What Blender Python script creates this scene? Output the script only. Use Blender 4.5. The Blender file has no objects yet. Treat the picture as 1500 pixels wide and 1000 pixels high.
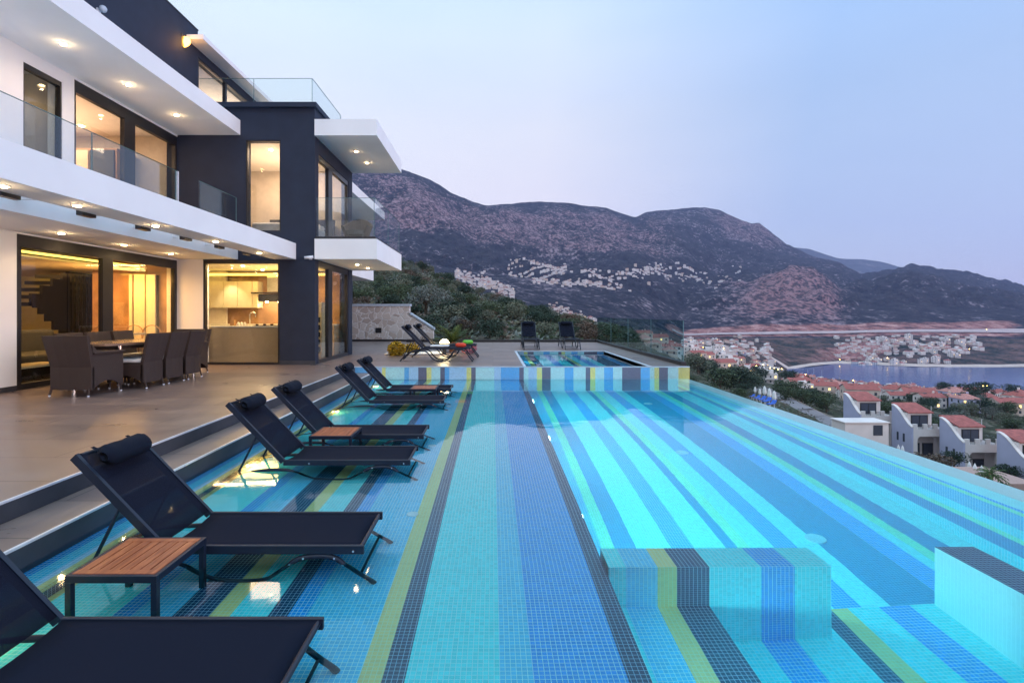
import bpy, math, random
from mathutils import noise, Vector, Matrix
random.seed(7)
R = math.radians
sc = bpy.context.scene
COL = sc.collection
F = 750.0; CX = 722.0; CY = 459.5; HC = 1.45      # focal length in photo pixels, vanishing point, eye height over the water
DK = 0.273                                        # terrace level above the water
Y1 = 11.39                                        # far wall of the pool
XD = -3.08; XS = -2.695                           # terrace edge, lower step edge

# ------------------------------------------------------------------ materials
def newmat(name):
    m = bpy.data.materials.new(name); m.use_nodes = True
    nt = m.node_tree; nt.nodes.clear()
    out = nt.nodes.new('ShaderNodeOutputMaterial')
    return m, nt, out
def N(nt, t, **k):
    n = nt.nodes.new(t)
    for a, b in k.items():
        if a.startswith('_'): setattr(n, a[1:], b)
        else:
            n.inputs[a.replace('__', ' ')].default_value = b
    return n
def L(nt, a, b): nt.links.new(a, b)
def c4(c): return (c[0], c[1], c[2], 1.0)
def ramp(nt, fac, stops, const=False):
    r = nt.nodes.new('ShaderNodeValToRGB')
    if const: r.color_ramp.interpolation = 'CONSTANT'
    e = r.color_ramp.elements
    while len(e) < len(stops): e.new(0.5)
    for i, (p, c) in enumerate(stops):
        e[i].position = p; e[i].color = c4(c) if len(c) == 3 else c
    L(nt, fac, r.inputs[0]); return r
def mathn(nt, op, a, b=None, c=None):
    m = nt.nodes.new('ShaderNodeMath'); m.operation = op
    for i, v in enumerate((a, b, c)):
        if v is None: continue
        if isinstance(v, (int, float)): m.inputs[i].default_value = v
        else: L(nt, v, m.inputs[i])
    return m.outputs[0]
def mixc(nt, fac, a, b, mode='MIX'):
    m = nt.nodes.new('ShaderNodeMix'); m.data_type = 'RGBA'; m.blend_type = mode
    for s, v in ((m.inputs[0], fac), (m.inputs[6], a), (m.inputs[7], b)):
        if isinstance(v, (int, float)): s.default_value = v
        elif isinstance(v, tuple): s.default_value = c4(v)
        else: L(nt, v, s)
    return m.outputs[2]
def plain(name, col, rough=0.6, metal=0.0, var=0.06, scale=8.0, bump=0.0, spec=0.5, bscale=None):
    m, nt, out = newmat(name)
    p = N(nt, 'ShaderNodeBsdfPrincipled', Roughness=rough, Metallic=metal)
    p.inputs['Specular IOR Level'].default_value = spec
    tc = nt.nodes.new('ShaderNodeTexCoord')
    nz = N(nt, 'ShaderNodeTexNoise', Scale=scale, Detail=5.0); L(nt, tc.outputs['Object'], nz.inputs['Vector'])
    lo = tuple(max(0, x * (1 - var * 2)) for x in col); hi = tuple(min(1, x * (1 + var * 2)) for x in col)
    r = ramp(nt, nz.outputs[0], [(0.3, lo), (0.7, hi)])
    L(nt, r.outputs[0], p.inputs['Base Color'])
    if bump:
        n2 = N(nt, 'ShaderNodeTexNoise', Scale=bscale or scale * 6, Detail=3.0); L(nt, tc.outputs['Object'], n2.inputs['Vector'])
        b = N(nt, 'ShaderNodeBump', Strength=bump, Distance=0.01); L(nt, n2.outputs[0], b.inputs['Height'])
        L(nt, b.outputs[0], p.inputs['Normal'])
    L(nt, p.outputs[0], out.inputs[0]); return m
def emit(name, col, s):
    m, nt, out = newmat(name); e = N(nt, 'ShaderNodeEmission', Color=c4(col), Strength=s); L(nt, e.outputs[0], out.inputs[0]); return m
def glass(name, tint, refl=1.0, ior=1.5, rough=0.0):
    m, nt, out = newmat(name)
    t = N(nt, 'ShaderNodeBsdfTransparent', Color=c4(tint)); g = N(nt, 'ShaderNodeBsdfGlossy', Color=(1, 1, 1, 1), Roughness=rough)
    f = N(nt, 'ShaderNodeFresnel', IOR=ior); mx = nt.nodes.new('ShaderNodeMixShader')
    ge = nt.nodes.new('ShaderNodeNewGeometry'); L(nt, mathn(nt, 'MULTIPLY_ADD', ge.outputs['Backfacing'], 1 / ior - ior, ior), f.inputs[0])
    L(nt, mathn(nt, 'MULTIPLY', f.outputs[0], refl), mx.inputs[0]); L(nt, t.outputs[0], mx.inputs[1]); L(nt, g.outputs[0], mx.inputs[2])
    L(nt, mx.outputs[0], out.inputs[0]); return m
T = 0.0247
def mosaic(name, col, grout=(0.62, 0.93, 1.0), gw=0.12, var=0.09):
    m, nt, out = newmat(name)
    tc = nt.nodes.new('ShaderNodeTexCoord'); sx = nt.nodes.new('ShaderNodeSeparateXYZ'); L(nt, tc.outputs['Object'], sx.inputs[0])
    ge = nt.nodes.new('ShaderNodeNewGeometry'); sn = nt.nodes.new('ShaderNodeSeparateXYZ'); L(nt, ge.outputs['True Normal'], sn.inputs[0])
    masks = []; fl = nt.nodes.new('ShaderNodeCombineXYZ')
    for i in range(3):
        s = mathn(nt, 'DIVIDE', mathn(nt, 'ADD', sx.outputs[i], 20.003), T)
        fr = mathn(nt, 'FRACT', s)
        g = mathn(nt, 'LESS_THAN', fr, gw)
        w = mathn(nt, 'LESS_THAN', mathn(nt, 'ABSOLUTE', sn.outputs[i]), 0.6)
        masks.append(mathn(nt, 'MULTIPLY', g, w))
        L(nt, mathn(nt, 'MULTIPLY', mathn(nt, 'FLOOR', s), w), fl.inputs[i])
    gm = mathn(nt, 'MAXIMUM', mathn(nt, 'MAXIMUM', masks[0], masks[1]), masks[2])
    wn = nt.nodes.new('ShaderNodeTexWhiteNoise'); L(nt, fl.outputs[0], wn.inputs[0])
    lo = tuple(x * (1 - var) for x in col); hi = tuple(min(1, x * (1 + var)) for x in col)
    tile = mixc(nt, wn.outputs[0], lo, hi)
    c = mixc(nt, gm, tile, tuple(0.85 * g + 0.15 * c for g, c in zip(grout, col)))
    p = N(nt, 'ShaderNodeBsdfPrincipled', Roughness=0.22); L(nt, c, p.inputs['Base Color'])
    L(nt, mathn(nt, 'MULTIPLY_ADD', gm, 0.5, 0.2), p.inputs['Roughness'])
    L(nt, p.outputs[0], out.inputs[0]); return m
MO = {'P': mosaic('mosaic_pale', (0.08, 0.84, 0.91)), 'L': mosaic('mosaic_light_blue', (0.07, 0.58, 0.93)),
      'B': mosaic('mosaic_blue', (0.0, 0.33, 0.90)), 'D': mosaic('mosaic_dark', (0.006, 0.035, 0.11), grout=(0.42, 0.68, 0.9), gw=.10),
      'Y': mosaic('mosaic_yellow', (0.88, 0.68, 0.26), var=.05, grout=(0.7, 0.8, 0.55)), 'U': mosaic('mosaic_lilac', (0.36, 0.55, 0.85)),
      'W': mosaic('mosaic_white', (0.80, 0.95, 0.95), grout=(.9, .97, .97), var=.03), 'T': mosaic('mosaic_teal', (0.03, 0.48, 0.78)),
      'E': mosaic('mosaic_dark_water_tint', (0.0, 0.27, 0.54), grout=(.1, .55, .8)), 'Q': mosaic('mosaic_pale_water_lit', (0.30, 0.90, 0.92)), 'G': mosaic('mosaic_yellow_water_tint', (0.40, 0.95, 0.50)),  # underwater copies of dark, pale, yellow tiles; water tint and lamp glow coloured in
      'p': mosaic('mosaic_rim_pale', (0.46, 0.74, 0.76)), 'l': mosaic('mosaic_rim_light', (0.36, 0.56, 0.80)), 'b': mosaic('mosaic_rim_blue', (0.03, 0.34, 0.78)),
      'd': mosaic('mosaic_rim_dark', (0.13, 0.13, 0.20), grout=(.3, .32, .42)), 'y': mosaic('mosaic_rim_yellow', (0.82, 0.72, 0.12)), 'u': mosaic('mosaic_rim_lilac', (0.42, 0.5, 0.8))}
KEYS = list(MO)
STR = [(-2.62, 'B'), (-2.53, 'L'), (-2.47, 'U'), (-2.385, 'Y'), (-1.968, 'P'), (-1.868, 'B'), (-1.66, 'L'), (-1.473, 'D'), (-1.367, 'Y'), (-1.17, 'P'),
       (-1.07, 'D'), (-.972, 'B'), (-.585, 'L'), (-.482, 'Y'), (-.382, 'D'), (.03, 'P'), (.176, 'L'), (.588, 'B'), (.6875, 'D'), (.79, 'P'),
       (.978, 'L'), (1.093, 'Y'), (1.285, 'D'), (1.595, 'P'), (1.792, 'B'), (2.065, 'P'), (2.166, 'D'), (2.278, 'Y'), (2.475, 'P'), (2.673, 'B'),
       (2.875, 'P'), (3.289, 'D'), (3.493, 'B'), (3.593, 'P'), (3.696, 'Y'), (3.894, 'D'), (4.125, 'P'), (9, 'Y')]

def stone_floor(name):
    m, nt, out = newmat(name)
    tc = nt.nodes.new('ShaderNodeTexCoord')
    bt = N(nt, 'ShaderNodeTexBrick', Scale=1.0, Mortar__Size=0.005, Mortar__Smooth=0.2)
    bt.inputs['Brick Width'].default_value = 1.2; bt.inputs['Row Height'].default_value = 0.6; bt.offset = 0.5
    bt.inputs['Color1'].default_value = c4((0.165, 0.125, 0.120)); bt.inputs['Color2'].default_value = c4((0.235, 0.178, 0.160)); bt.inputs['Mortar'].default_value = c4((0.05, 0.045, 0.05))
    L(nt, tc.outputs['Object'], bt.inputs['Vector'])
    mp = nt.nodes.new('ShaderNodeMapping'); mp.inputs['Scale'].default_value = (1.0, 2.2, 1.0); L(nt, tc.outputs['Object'], mp.inputs['Vector'])
    nz = N(nt, 'ShaderNodeTexNoise', Scale=1.6, Detail=7.0, Distortion=0.6); L(nt, mp.outputs[0], nz.inputs['Vector'])
    r = ramp(nt, nz.outputs[0], [(0.3, (0.84, 0.84, 0.87)), (0.7, (1.18, 1.14, 1.10))])
    c = mixc(nt, 1.0, bt.outputs[0], r.outputs[0], 'MULTIPLY')
    p = N(nt, 'ShaderNodeBsdfPrincipled', Roughness=0.42); L(nt, c, p.inputs['Base Color'])
    r2 = ramp(nt, nz.outputs[0], [(0.3, (0.27,) * 3), (0.7, (0.38,) * 3)]); L(nt, r2.outputs[0], p.inputs['Roughness'])
    b = N(nt, 'ShaderNodeBump', Strength=0.12, Distance=0.002); L(nt, nz.outputs[0], b.inputs['Height']); L(nt, b.outputs[0], p.inputs['Normal'])
    L(nt, p.outputs[0], out.inputs[0]); return m
M = {}
M['deck'] = stone_floor('terrace_stone')
M['riser'] = plain('riser_slate', (0.045, 0.05, 0.065), 0.45, var=0.15, scale=3, bump=0.1)
M['nosing'] = plain('steel_nosing', (0.75, 0.78, 0.85), 0.3, 0.2)
M['white'] = plain('white_render', (0.86, 0.88, 0.90), 0.75, var=0.02, scale=1.1, bump=0.08, bscale=60)
M['navy'] = plain('navy_render', (0.024, 0.033, 0.060), 0.75, var=0.05, scale=3, bump=0.1, bscale=60, spec=0.3)
M['frame'] = plain('dark_frame', (0.018, 0.018, 0.022), 0.35)
M['coping'] = plain('pale_coping', (0.46, 0.54, 0.64), 0.5)
M['lmetal'] = plain('lounger_metal', (0.008, 0.014, 0.032), 0.4, 0.0, spec=0.4)
M['pillow'] = plain('pillow_cloth', (0.006, 0.009, 0.020), 0.85, spec=0.15, bump=0.3, bscale=250)
M['rivet'] = plain('rivet_steel', (0.7, 0.72, 0.76), 0.25, 0.8)
M['pool_glass'] = glass('railing_glass', (0.93, 0.975, 0.97), 1.0)
M['tint_glass'] = glass('teal_glass', (0.68, 0.82, 0.84), 0.6)
M['win'] = glass('window_glass', (0.90, 0.92, 0.90), 1.0, 1.45)
M['winrail'] = glass('rail_glass', (0.90, 0.95, 0.98), 1.2)
M['edge'] = plain('glass_edge', (0.10, 0.20, 0.22), 0.2)
M['warmwall'] = plain('interior_wall', (0.62, 0.55, 0.45), 0.8, var=0.03)
M['warmfloor'] = plain('interior_floor', (0.35, 0.27, 0.18), 0.4)
M['ceil'] = plain('interior_ceiling', (0.74, 0.70, 0.62), 0.8, var=0.02)
M['taupe'] = plain('taupe_gloss', (0.56, 0.42, 0.28), 0.12, var=0.02)
M['worktop'] = plain('white_worktop', (0.75, 0.72, 0.66), 0.3)
M['cream'] = plain('cream_door', (0.74, 0.66, 0.48), 0.15, var=0.02)
M['oak'] = plain('oak_panel', (0.36, 0.20, 0.09), 0.45, var=0.15, scale=3)
M['black'] = plain('black_gloss', (0.012, 0.012, 0.014), 0.2)
M['chrome'] = plain('chrome', (0.8, 0.8, 0.82), 0.12, 1.0)
M['sofa'] = plain('dark_sofa', (0.035, 0.04, 0.045), 0.8)
M['bed'] = plain('white_linen', (0.78, 0.76, 0.74), 0.85)
M['red'] = plain('red_cloth', (0.62, 0.05, 0.02), 0.6)
M['lime'] = plain('lime_cloth', (0.15, 0.55, 0.06), 0.6)
M['towel'] = plain('white_towel', (0.75, 0.77, 0.8), 0.9, bump=0.3)
M['lampglow'] = emit('downlight_glow', (1.0, 0.72, 0.34), 28.0)
M['cove'] = emit('cove_glow', (1.0, 0.62, 0.10), 2.6)
M['globe'] = emit('globe_glow', (1.0, 0.80, 0.45), 9.0)
M['wallglow'] = emit('wall_lamp_glow', (1.0, 0.45, 0.07), 7.0)
M['steplight'] = emit('step_light_glow', (1.0, 0.62, 0.18), 14.0)
M['poollight'] = emit('pool_light_glow', (0.75, 0.97, 1.0), 10.0)
M['streetglow'] = emit('street_lamp_glow', (1.0, 0.62, 0.15), 18.0)

def mesh_fabric(nm='sling_fabric', op=0.86):
    m, nt, out = newmat(nm)
    tc = nt.nodes.new('ShaderNodeTexCoord')
    p = N(nt, 'ShaderNodeBsdfPrincipled', Roughness=0.8); p.inputs['Specular IOR Level'].default_value = 0.08
    wv = N(nt, 'ShaderNodeTexWave', Scale=160.0, Distortion=0.0); wv.bands_direction = 'X'; L(nt, tc.outputs['Object'], wv.inputs['Vector'])
    r = ramp(nt, wv.outputs[1], [(0.3, (0.006, 0.009, 0.020)), (0.7, (0.011, 0.013, 0.028))])
    L(nt, r.outputs[0], p.inputs['Base Color'])
    t = N(nt, 'ShaderNodeBsdfTransparent', Color=(1, 1, 1, 1)); mx = nt.nodes.new('ShaderNodeMixShader'); mx.inputs[0].default_value = op
    L(nt, t.outputs[0], mx.inputs[1]); L(nt, p.outputs[0], mx.inputs[2]); L(nt, mx.outputs[0], out.inputs[0]); return m
M['sling'] = mesh_fabric(); M['sling2'] = mesh_fabric('sling_seat', 0.97)
def teak():
    m, nt, out = newmat('teak')
    tc = nt.nodes.new('ShaderNodeTexCoord')
    mp = nt.nodes.new('ShaderNodeMapping'); mp.inputs['Scale'].default_value = (30, 3, 30); L(nt, tc.outputs['Object'], mp.inputs['Vector'])
    nz = N(nt, 'ShaderNodeTexNoise', Scale=1.5, Detail=6.0, Distortion=0.5); L(nt, mp.outputs[0], nz.inputs['Vector'])
    r = ramp(nt, nz.outputs[0], [(0.3, (0.26, 0.06, 0.022)), (0.7, (0.52, 0.15, 0.055))])
    p = N(nt, 'ShaderNodeBsdfPrincipled', Roughness=0.42); L(nt, r.outputs[0], p.inputs['Base Color']); L(nt, p.outputs[0], out.inputs[0]); return m
M['teak'] = teak()
def wicker():
    m, nt, out = newmat('wicker')
    tc = nt.nodes.new('ShaderNodeTexCoord')
    w1 = N(nt, 'ShaderNodeTexWave', Scale=34.0); w1.bands_direction = 'Z'; L(nt, tc.outputs['Object'], w1.inputs['Vector'])
    w2 = N(nt, 'ShaderNodeTexWave', Scale=22.0); w2.bands_direction = 'DIAGONAL'; L(nt, tc.outputs['Object'], w2.inputs['Vector'])
    h = mathn(nt, 'MULTIPLY', w1.outputs[1], mathn(nt, 'MULTIPLY_ADD', w2.outputs[1], 0.4, 0.6))
    r = ramp(nt, h, [(0.1, (0.028, 0.018, 0.016)), (0.8, (0.072, 0.046, 0.040))])
    p = N(nt, 'ShaderNodeBsdfPrincipled', Roughness=0.6); L(nt, r.outputs[0], p.inputs['Base Color'])
    b = N(nt, 'ShaderNodeBump', Strength=0.6, Distance=0.006); L(nt, h, b.inputs['Height']); L(nt, b.outputs[0], p.inputs['Normal'])
    L(nt, p.outputs[0], out.inputs[0]); return m
M['wicker'] = wicker()
def rubble():
    m, nt, out = newmat('rubble_stone')
    tc = nt.nodes.new('ShaderNodeTexCoord')
    dn = N(nt, 'ShaderNodeTexNoise', Scale=3.0, Detail=3.0); L(nt, tc.outputs['Object'], dn.inputs['Vector'])
    va = nt.nodes.new('ShaderNodeVectorMath'); va.operation = 'MULTIPLY_ADD'; L(nt, dn.outputs['Color'], va.inputs[0]); va.inputs[1].default_value = (.35, .35, .35); L(nt, tc.outputs['Object'], va.inputs[2])
    v = N(nt, 'ShaderNodeTexVoronoi', Scale=3.6, _feature='DISTANCE_TO_EDGE'); L(nt, va.outputs[0], v.inputs['Vector'])
    v2 = N(nt, 'ShaderNodeTexVoronoi', Scale=3.6); L(nt, va.outputs[0], v2.inputs['Vector'])
    sx = nt.nodes.new('ShaderNodeSeparateColor'); L(nt, v2.outputs['Color'], sx.inputs[0])
    st = ramp(nt, sx.outputs[0], [(0.0, (0.42, 0.35, 0.32)), (0.5, (0.54, 0.48, 0.44)), (1.0, (0.62, 0.58, 0.56))])
    mk = ramp(nt, v.outputs['Distance'], [(0.03, (0, 0, 0)), (0.07, (1, 1, 1))])
    c = mixc(nt, mk.outputs[0], (0.72, 0.70, 0.70), st.outputs[0])
    p = N(nt, 'ShaderNodeBsdfPrincipled', Roughness=0.85); L(nt, c, p.inputs['Base Color'])
    b = N(nt, 'ShaderNodeBump', Strength=0.5, Distance=0.03); L(nt, mk.outputs[0], b.inputs['Height']); L(nt, b.outputs[0], p.inputs['Normal'])
    L(nt, p.outputs[0], out.inputs[0]); return m
M['rubble'] = rubble()
def water(name, tint, bscale, bstr, ior=1.33, vol=False):
    m, nt, out = newmat(name)
    tc = nt.nodes.new('ShaderNodeTexCoord')
    nz = N(nt, 'ShaderNodeTexNoise', Scale=bscale, Detail=3.0); L(nt, tc.outputs['Object'], nz.inputs['Vector'])
    b = N(nt, 'ShaderNodeBump', Strength=bstr, Distance=0.02); L(nt, nz.outputs[0], b.inputs['Height'])
    rf = N(nt, 'ShaderNodeBsdfRefraction', Color=c4(tint), IOR=ior, Roughness=0.0); g = N(nt, 'ShaderNodeBsdfGlossy', Color=(1, 1, 1, 1), Roughness=0.035)
    f = N(nt, 'ShaderNodeFresnel', IOR=ior); mx = nt.nodes.new('ShaderNodeMixShader')
    for x in (rf, g, f): L(nt, b.outputs[0], x.inputs['Normal'])
    L(nt, f.outputs[0], mx.inputs[0]); L(nt, rf.outputs[0], mx.inputs[1]); L(nt, g.outputs[0], mx.inputs[2]); L(nt, mx.outputs[0], out.inputs[0])
    if vol:
        ab = N(nt, 'ShaderNodeVolumeAbsorption', Color=(0.02, 0.94, 1.0, 1), Density=0.32); vs_ = N(nt, 'ShaderNodeVolumeScatter', Color=(0.0, 0.78, 1.0, 1), Density=0.07)
        ad_ = nt.nodes.new('ShaderNodeAddShader'); L(nt, ab.outputs[0], ad_.inputs[0]); L(nt, vs_.outputs[0], ad_.inputs[1]); L(nt, ad_.outputs[0], out.inputs['Volume'])
    return m
M['water'] = water('pool_water', (0.78, 0.99, 1.0), 1.6, 0.12, vol=True)
M['spawater'] = water('spa_water', (0.55, 0.93, 1.0), 1.3, 0.01)
def sea():
    m, nt, out = newmat('sea_water')
    tc = nt.nodes.new('ShaderNodeTexCoord')
    nz = N(nt, 'ShaderNodeTexNoise', Scale=0.12, Detail=4.0); L(nt, tc.outputs['Object'], nz.inputs['Vector'])
    b = N(nt, 'ShaderNodeBump', Strength=0.35, Distance=1.2); L(nt, nz.outputs[0], b.inputs['Height'])
    p = N(nt, 'ShaderNodeBsdfPrincipled', Roughness=0.12); p.inputs['Base Color'].default_value = c4((0.008, 0.075, 0.26)); p.inputs['Specular IOR Level'].default_value = 0.35
    L(nt, b.outputs[0], p.inputs['Normal']); L(nt, p.outputs[0], out.inputs[0]); return m
M['sea'] = sea()
def hillmat(name, scrub, rock, s1, s2, amount, soil=None):
    m, nt, out = newmat(name)
    tc = nt.nodes.new('ShaderNodeTexCoord'); v = tc.outputs['Object']
    big = N(nt, 'ShaderNodeTexNoise', Scale=s1, Detail=6.0, Roughness=0.6); L(nt, v, big.inputs['Vector'])
    vo = N(nt, 'ShaderNodeTexVoronoi', Scale=s2); L(nt, v, vo.inputs['Vector'])
    sm = N(nt, 'ShaderNodeTexNoise', Scale=s2 * 0.8, Detail=3.0); L(nt, v, sm.inputs['Vector'])
    x = mathn(nt, 'MULTIPLY_ADD', big.outputs[0], 1.5, mathn(nt, 'MULTIPLY', sm.outputs[0], 0.75))
    x = mathn(nt, 'SUBTRACT', x, mathn(nt, 'MULTIPLY', vo.outputs['Distance'], -0.35))
    mk = ramp(nt, x, [(amount, (0, 0, 0)), (min(1.0, amount + 0.12), (1, 1, 1))])
    mk0 = mathn(nt, 'SUBTRACT', x, amount); mk0 = mathn(nt, 'MULTIPLY', mk0, 4.0)
    cl = nt.nodes.new('ShaderNodeClamp'); L(nt, mk0, cl.inputs[0])
    n3 = N(nt, 'ShaderNodeTexNoise', Scale=s1 * 3.1, Detail=4.0); L(nt, v, n3.inputs['Vector'])
    sc_ = ramp(nt, n3.outputs[0], [(0.35, tuple(c * 0.6 for c in scrub)), (0.65, tuple(c * 1.4 for c in scrub))])
    rk = ramp(nt, sm.outputs[0], [(0.35, soil or tuple(c * 0.6 for c in rock)), (0.6, rock)])
    c = mixc(nt, cl.outputs[0], sc_.outputs[0], rk.outputs[0])
    p = N(nt, 'ShaderNodeBsdfPrincipled', Roughness=0.95); p.inputs['Specular IOR Level'].default_value = 0.1
    L(nt, c, p.inputs['Base Color'])
    b = N(nt, 'ShaderNodeBump', Strength=0.8, Distance=0.5 / s2); L(nt, x, b.inputs['Height']); L(nt, b.outputs[0], p.inputs['Normal'])
    L(nt, p.outputs[0], out.inputs[0]); return m
M['h_near'] = hillmat('near_scrub', (0.045, 0.052, 0.034), (0.26, 0.22, 0.19), 0.05, 0.8, 1.34)
def landmat():
    m, nt, out = newmat('hill_land')
    tc = nt.nodes.new('ShaderNodeTexCoord'); v = tc.outputs['Object']
    at_ = nt.nodes.new('ShaderNodeAttribute'); at_.attribute_name = 'zone'; sp = nt.nodes.new('ShaderNodeSeparateColor'); L(nt, at_.outputs['Color'], sp.inputs[0])
    wob = N(nt, 'ShaderNodeTexNoise', Scale=0.006, Detail=5.0, Roughness=0.65); L(nt, v, wob.inputs['Vector'])
    big = N(nt, 'ShaderNodeTexNoise', Scale=0.0032, Detail=7.0, Roughness=0.62, Distortion=0.6); L(nt, v, big.inputs['Vector'])
    vo = N(nt, 'ShaderNodeTexVoronoi', Scale=0.028); L(nt, v, vo.inputs['Vector'])
    sm = N(nt, 'ShaderNodeTexNoise', Scale=0.022, Detail=5.0, Roughness=0.75); L(nt, v, sm.inputs['Vector'])
    tiny = N(nt, 'ShaderNodeTexVoronoi', Scale=0.075); L(nt, v, tiny.inputs['Vector'])
    # rockiness: big patches broken by scrub speckle, more on the spur (zone red)
    x = mathn(nt, 'MULTIPLY_ADD', big.outputs[0], 2.6, mathn(nt, 'MULTIPLY', sm.outputs[0], 2.4))
    x = mathn(nt, 'ADD', x, mathn(nt, 'MULTIPLY', vo.outputs['Distance'], 0.5))
    x = mathn(nt, 'ADD', x, mathn(nt, 'MULTIPLY', tiny.outputs['Distance'], 1.15))
    x = mathn(nt, 'ADD', x, mathn(nt, 'MULTIPLY', sp.outputs[0], 0.85))
    k = nt.nodes.new('ShaderNodeClamp'); L(nt, mathn(nt, 'MULTIPLY', mathn(nt, 'SUBTRACT', x, 3.60), 2.4), k.inputs[0])
    sp2 = N(nt, 'ShaderNodeTexNoise', Scale=0.055, Detail=2.0); L(nt, v, sp2.inputs['Vector'])
    kk = nt.nodes.new('ShaderNodeClamp'); L(nt, mathn(nt, 'MULTIPLY_ADD', sp2.outputs[0], 9.0, -3.9), kk.inputs[0])
    kf = mathn(nt, 'MULTIPLY', k.outputs[0], mathn(nt, 'MULTIPLY_ADD', kk.outputs[0], 0.8, 0.2))
    scr = ramp(nt, sm.outputs[0], [(0.38, (0.016, 0.020, 0.036)), (0.62, (0.060, 0.056, 0.074))])
    rk = ramp(nt, sm.outputs[0], [(0.36, (0.11, 0.08, 0.10)), (0.62, (0.42, 0.34, 0.40))])
    rk2 = mixc(nt, mathn(nt, 'MULTIPLY', sp.outputs[0], 0.8), rk.outputs[0], (0.40, 0.20, 0.21))
    c = mixc(nt, kf, scr.outputs[0], rk2)
    # valley floor (green) : town ground
    tg = ramp(nt, sm.outputs[0], [(0.4, (0.030, 0.042, 0.040)), (0.62, (0.22, 0.13, 0.12))])
    g_ = nt.nodes.new('ShaderNodeClamp'); L(nt, mathn(nt, 'MULTIPLY', mathn(nt, 'SUBTRACT', mathn(nt, 'MULTIPLY_ADD', wob.outputs[0], 0.6, sp.outputs[1]), 0.8), 6.0), g_.inputs[0])
    c = mixc(nt, g_.outputs[0], c, tg.outputs[0])
    # road cutting, bare pink earth (blue)
    ct = ramp(nt, sm.outputs[0], [(0.36, (0.07, 0.05, 0.06)), (0.50, (0.40, 0.17, 0.16)), (0.65, (0.70, 0.40, 0.38))])
    b_ = nt.nodes.new('ShaderNodeClamp'); L(nt, mathn(nt, 'MULTIPLY', mathn(nt, 'SUBTRACT', mathn(nt, 'MULTIPLY_ADD', wob.outputs[0], 0.9, sp.outputs[2]), 1.0), 6.0), b_.inputs[0])
    c = mixc(nt, b_.outputs[0], c, ct.outputs[0])
    p = N(nt, 'ShaderNodeBsdfPrincipled', Roughness=0.95); p.inputs['Specular IOR Level'].default_value = 0.05
    L(nt, c, p.inputs['Base Color'])
    b = N(nt, 'ShaderNodeBump', Strength=0.9, Distance=14.0); L(nt, x, b.inputs['Height']); L(nt, b.outputs[0], p.inputs['Normal'])
    L(nt, p.outputs[0], out.inputs[0]); return m
M['land'] = landmat()
M['h_far'] = hillmat('far_ridge', (0.045, 0.05, 0.055), (0.2, 0.16, 0.16), 0.003, 0.02, 1.5)
M['beach'] = plain('beach_sand', (0.55, 0.42, 0.38), 0.9, scale=0.05)
M['asphalt'] = plain('grey_asphalt', (0.22, 0.20, 0.22), 0.9, scale=0.5)
M['asph2'] = plain('pale_road', (0.46, 0.34, 0.35), 0.9, scale=0.05)
M['housew'] = plain('house_white', (0.72, 0.66, 0.66), 0.8, var=0.04, scale=0.4)
M['housec'] = plain('house_cream', (0.62, 0.50, 0.45), 0.8, var=0.05, scale=0.4)
M['houseb'] = plain('house_lavender', (0.42, 0.44, 0.62), 0.8, var=0.03, scale=0.4)
M['roof'] = plain('red_tile', (0.34, 0.095, 0.085), 0.8, var=0.15, scale=1.5)
M['roofp'] = plain('pink_tile', (0.45, 0.20, 0.18), 0.8, var=0.15, scale=1.5)
M['hwin'] = plain('house_window', (0.06, 0.07, 0.10), 0.2)
M['warmwin'] = emit('lit_window', (1.0, 0.65, 0.25), 1.6)
M['stonew'] = plain('street_wall_stone', (0.38, 0.28, 0.24), 0.9, var=0.2, scale=1.2)
M['bark'] = plain('bark', (0.10, 0.07, 0.05), 0.9, bump=0.5)
M['palmbark'] = plain('palm_bark', (0.20, 0.09, 0.06), 0.9, bump=0.8)
def leaf(name, col):
    m, nt, out = newmat(name)
    g = nt.nodes.new('ShaderNodeNewGeometry'); tc = nt.nodes.new('ShaderNodeTexCoord')
    r = ramp(nt, g.outputs['Random Per Island'], [(0.0, tuple(c * 0.55 for c in col)), (1.0, tuple(c * 1.6 for c in col))])
    p = N(nt, 'ShaderNodeBsdfPrincipled', Roughness=0.7); L(nt, r.outputs[0], p.inputs['Base Color']); p.inputs['Specular IOR Level'].default_value = 0.2
    L(nt, p.outputs[0], out.inputs[0]); return m
LEAF = [leaf('leaf_green', (0.060, 0.085, 0.048)), leaf('leaf_olive', (0.120, 0.135, 0.100)), leaf('leaf_dark', (0.030, 0.052, 0.038)), leaf('leaf_brown', (0.110, 0.082, 0.065)), leaf('leaf_grey', (0.13, 0.15, 0.14))]
M['yleaf'] = leaf('yellow_leaf', (0.38, 0.26, 0.03)); M['pleaf'] = leaf('palm_leaf', (0.055, 0.085, 0.03)); M['flower'] = leaf('flower_petals', (0.55, 0.22, 0.28))

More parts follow.
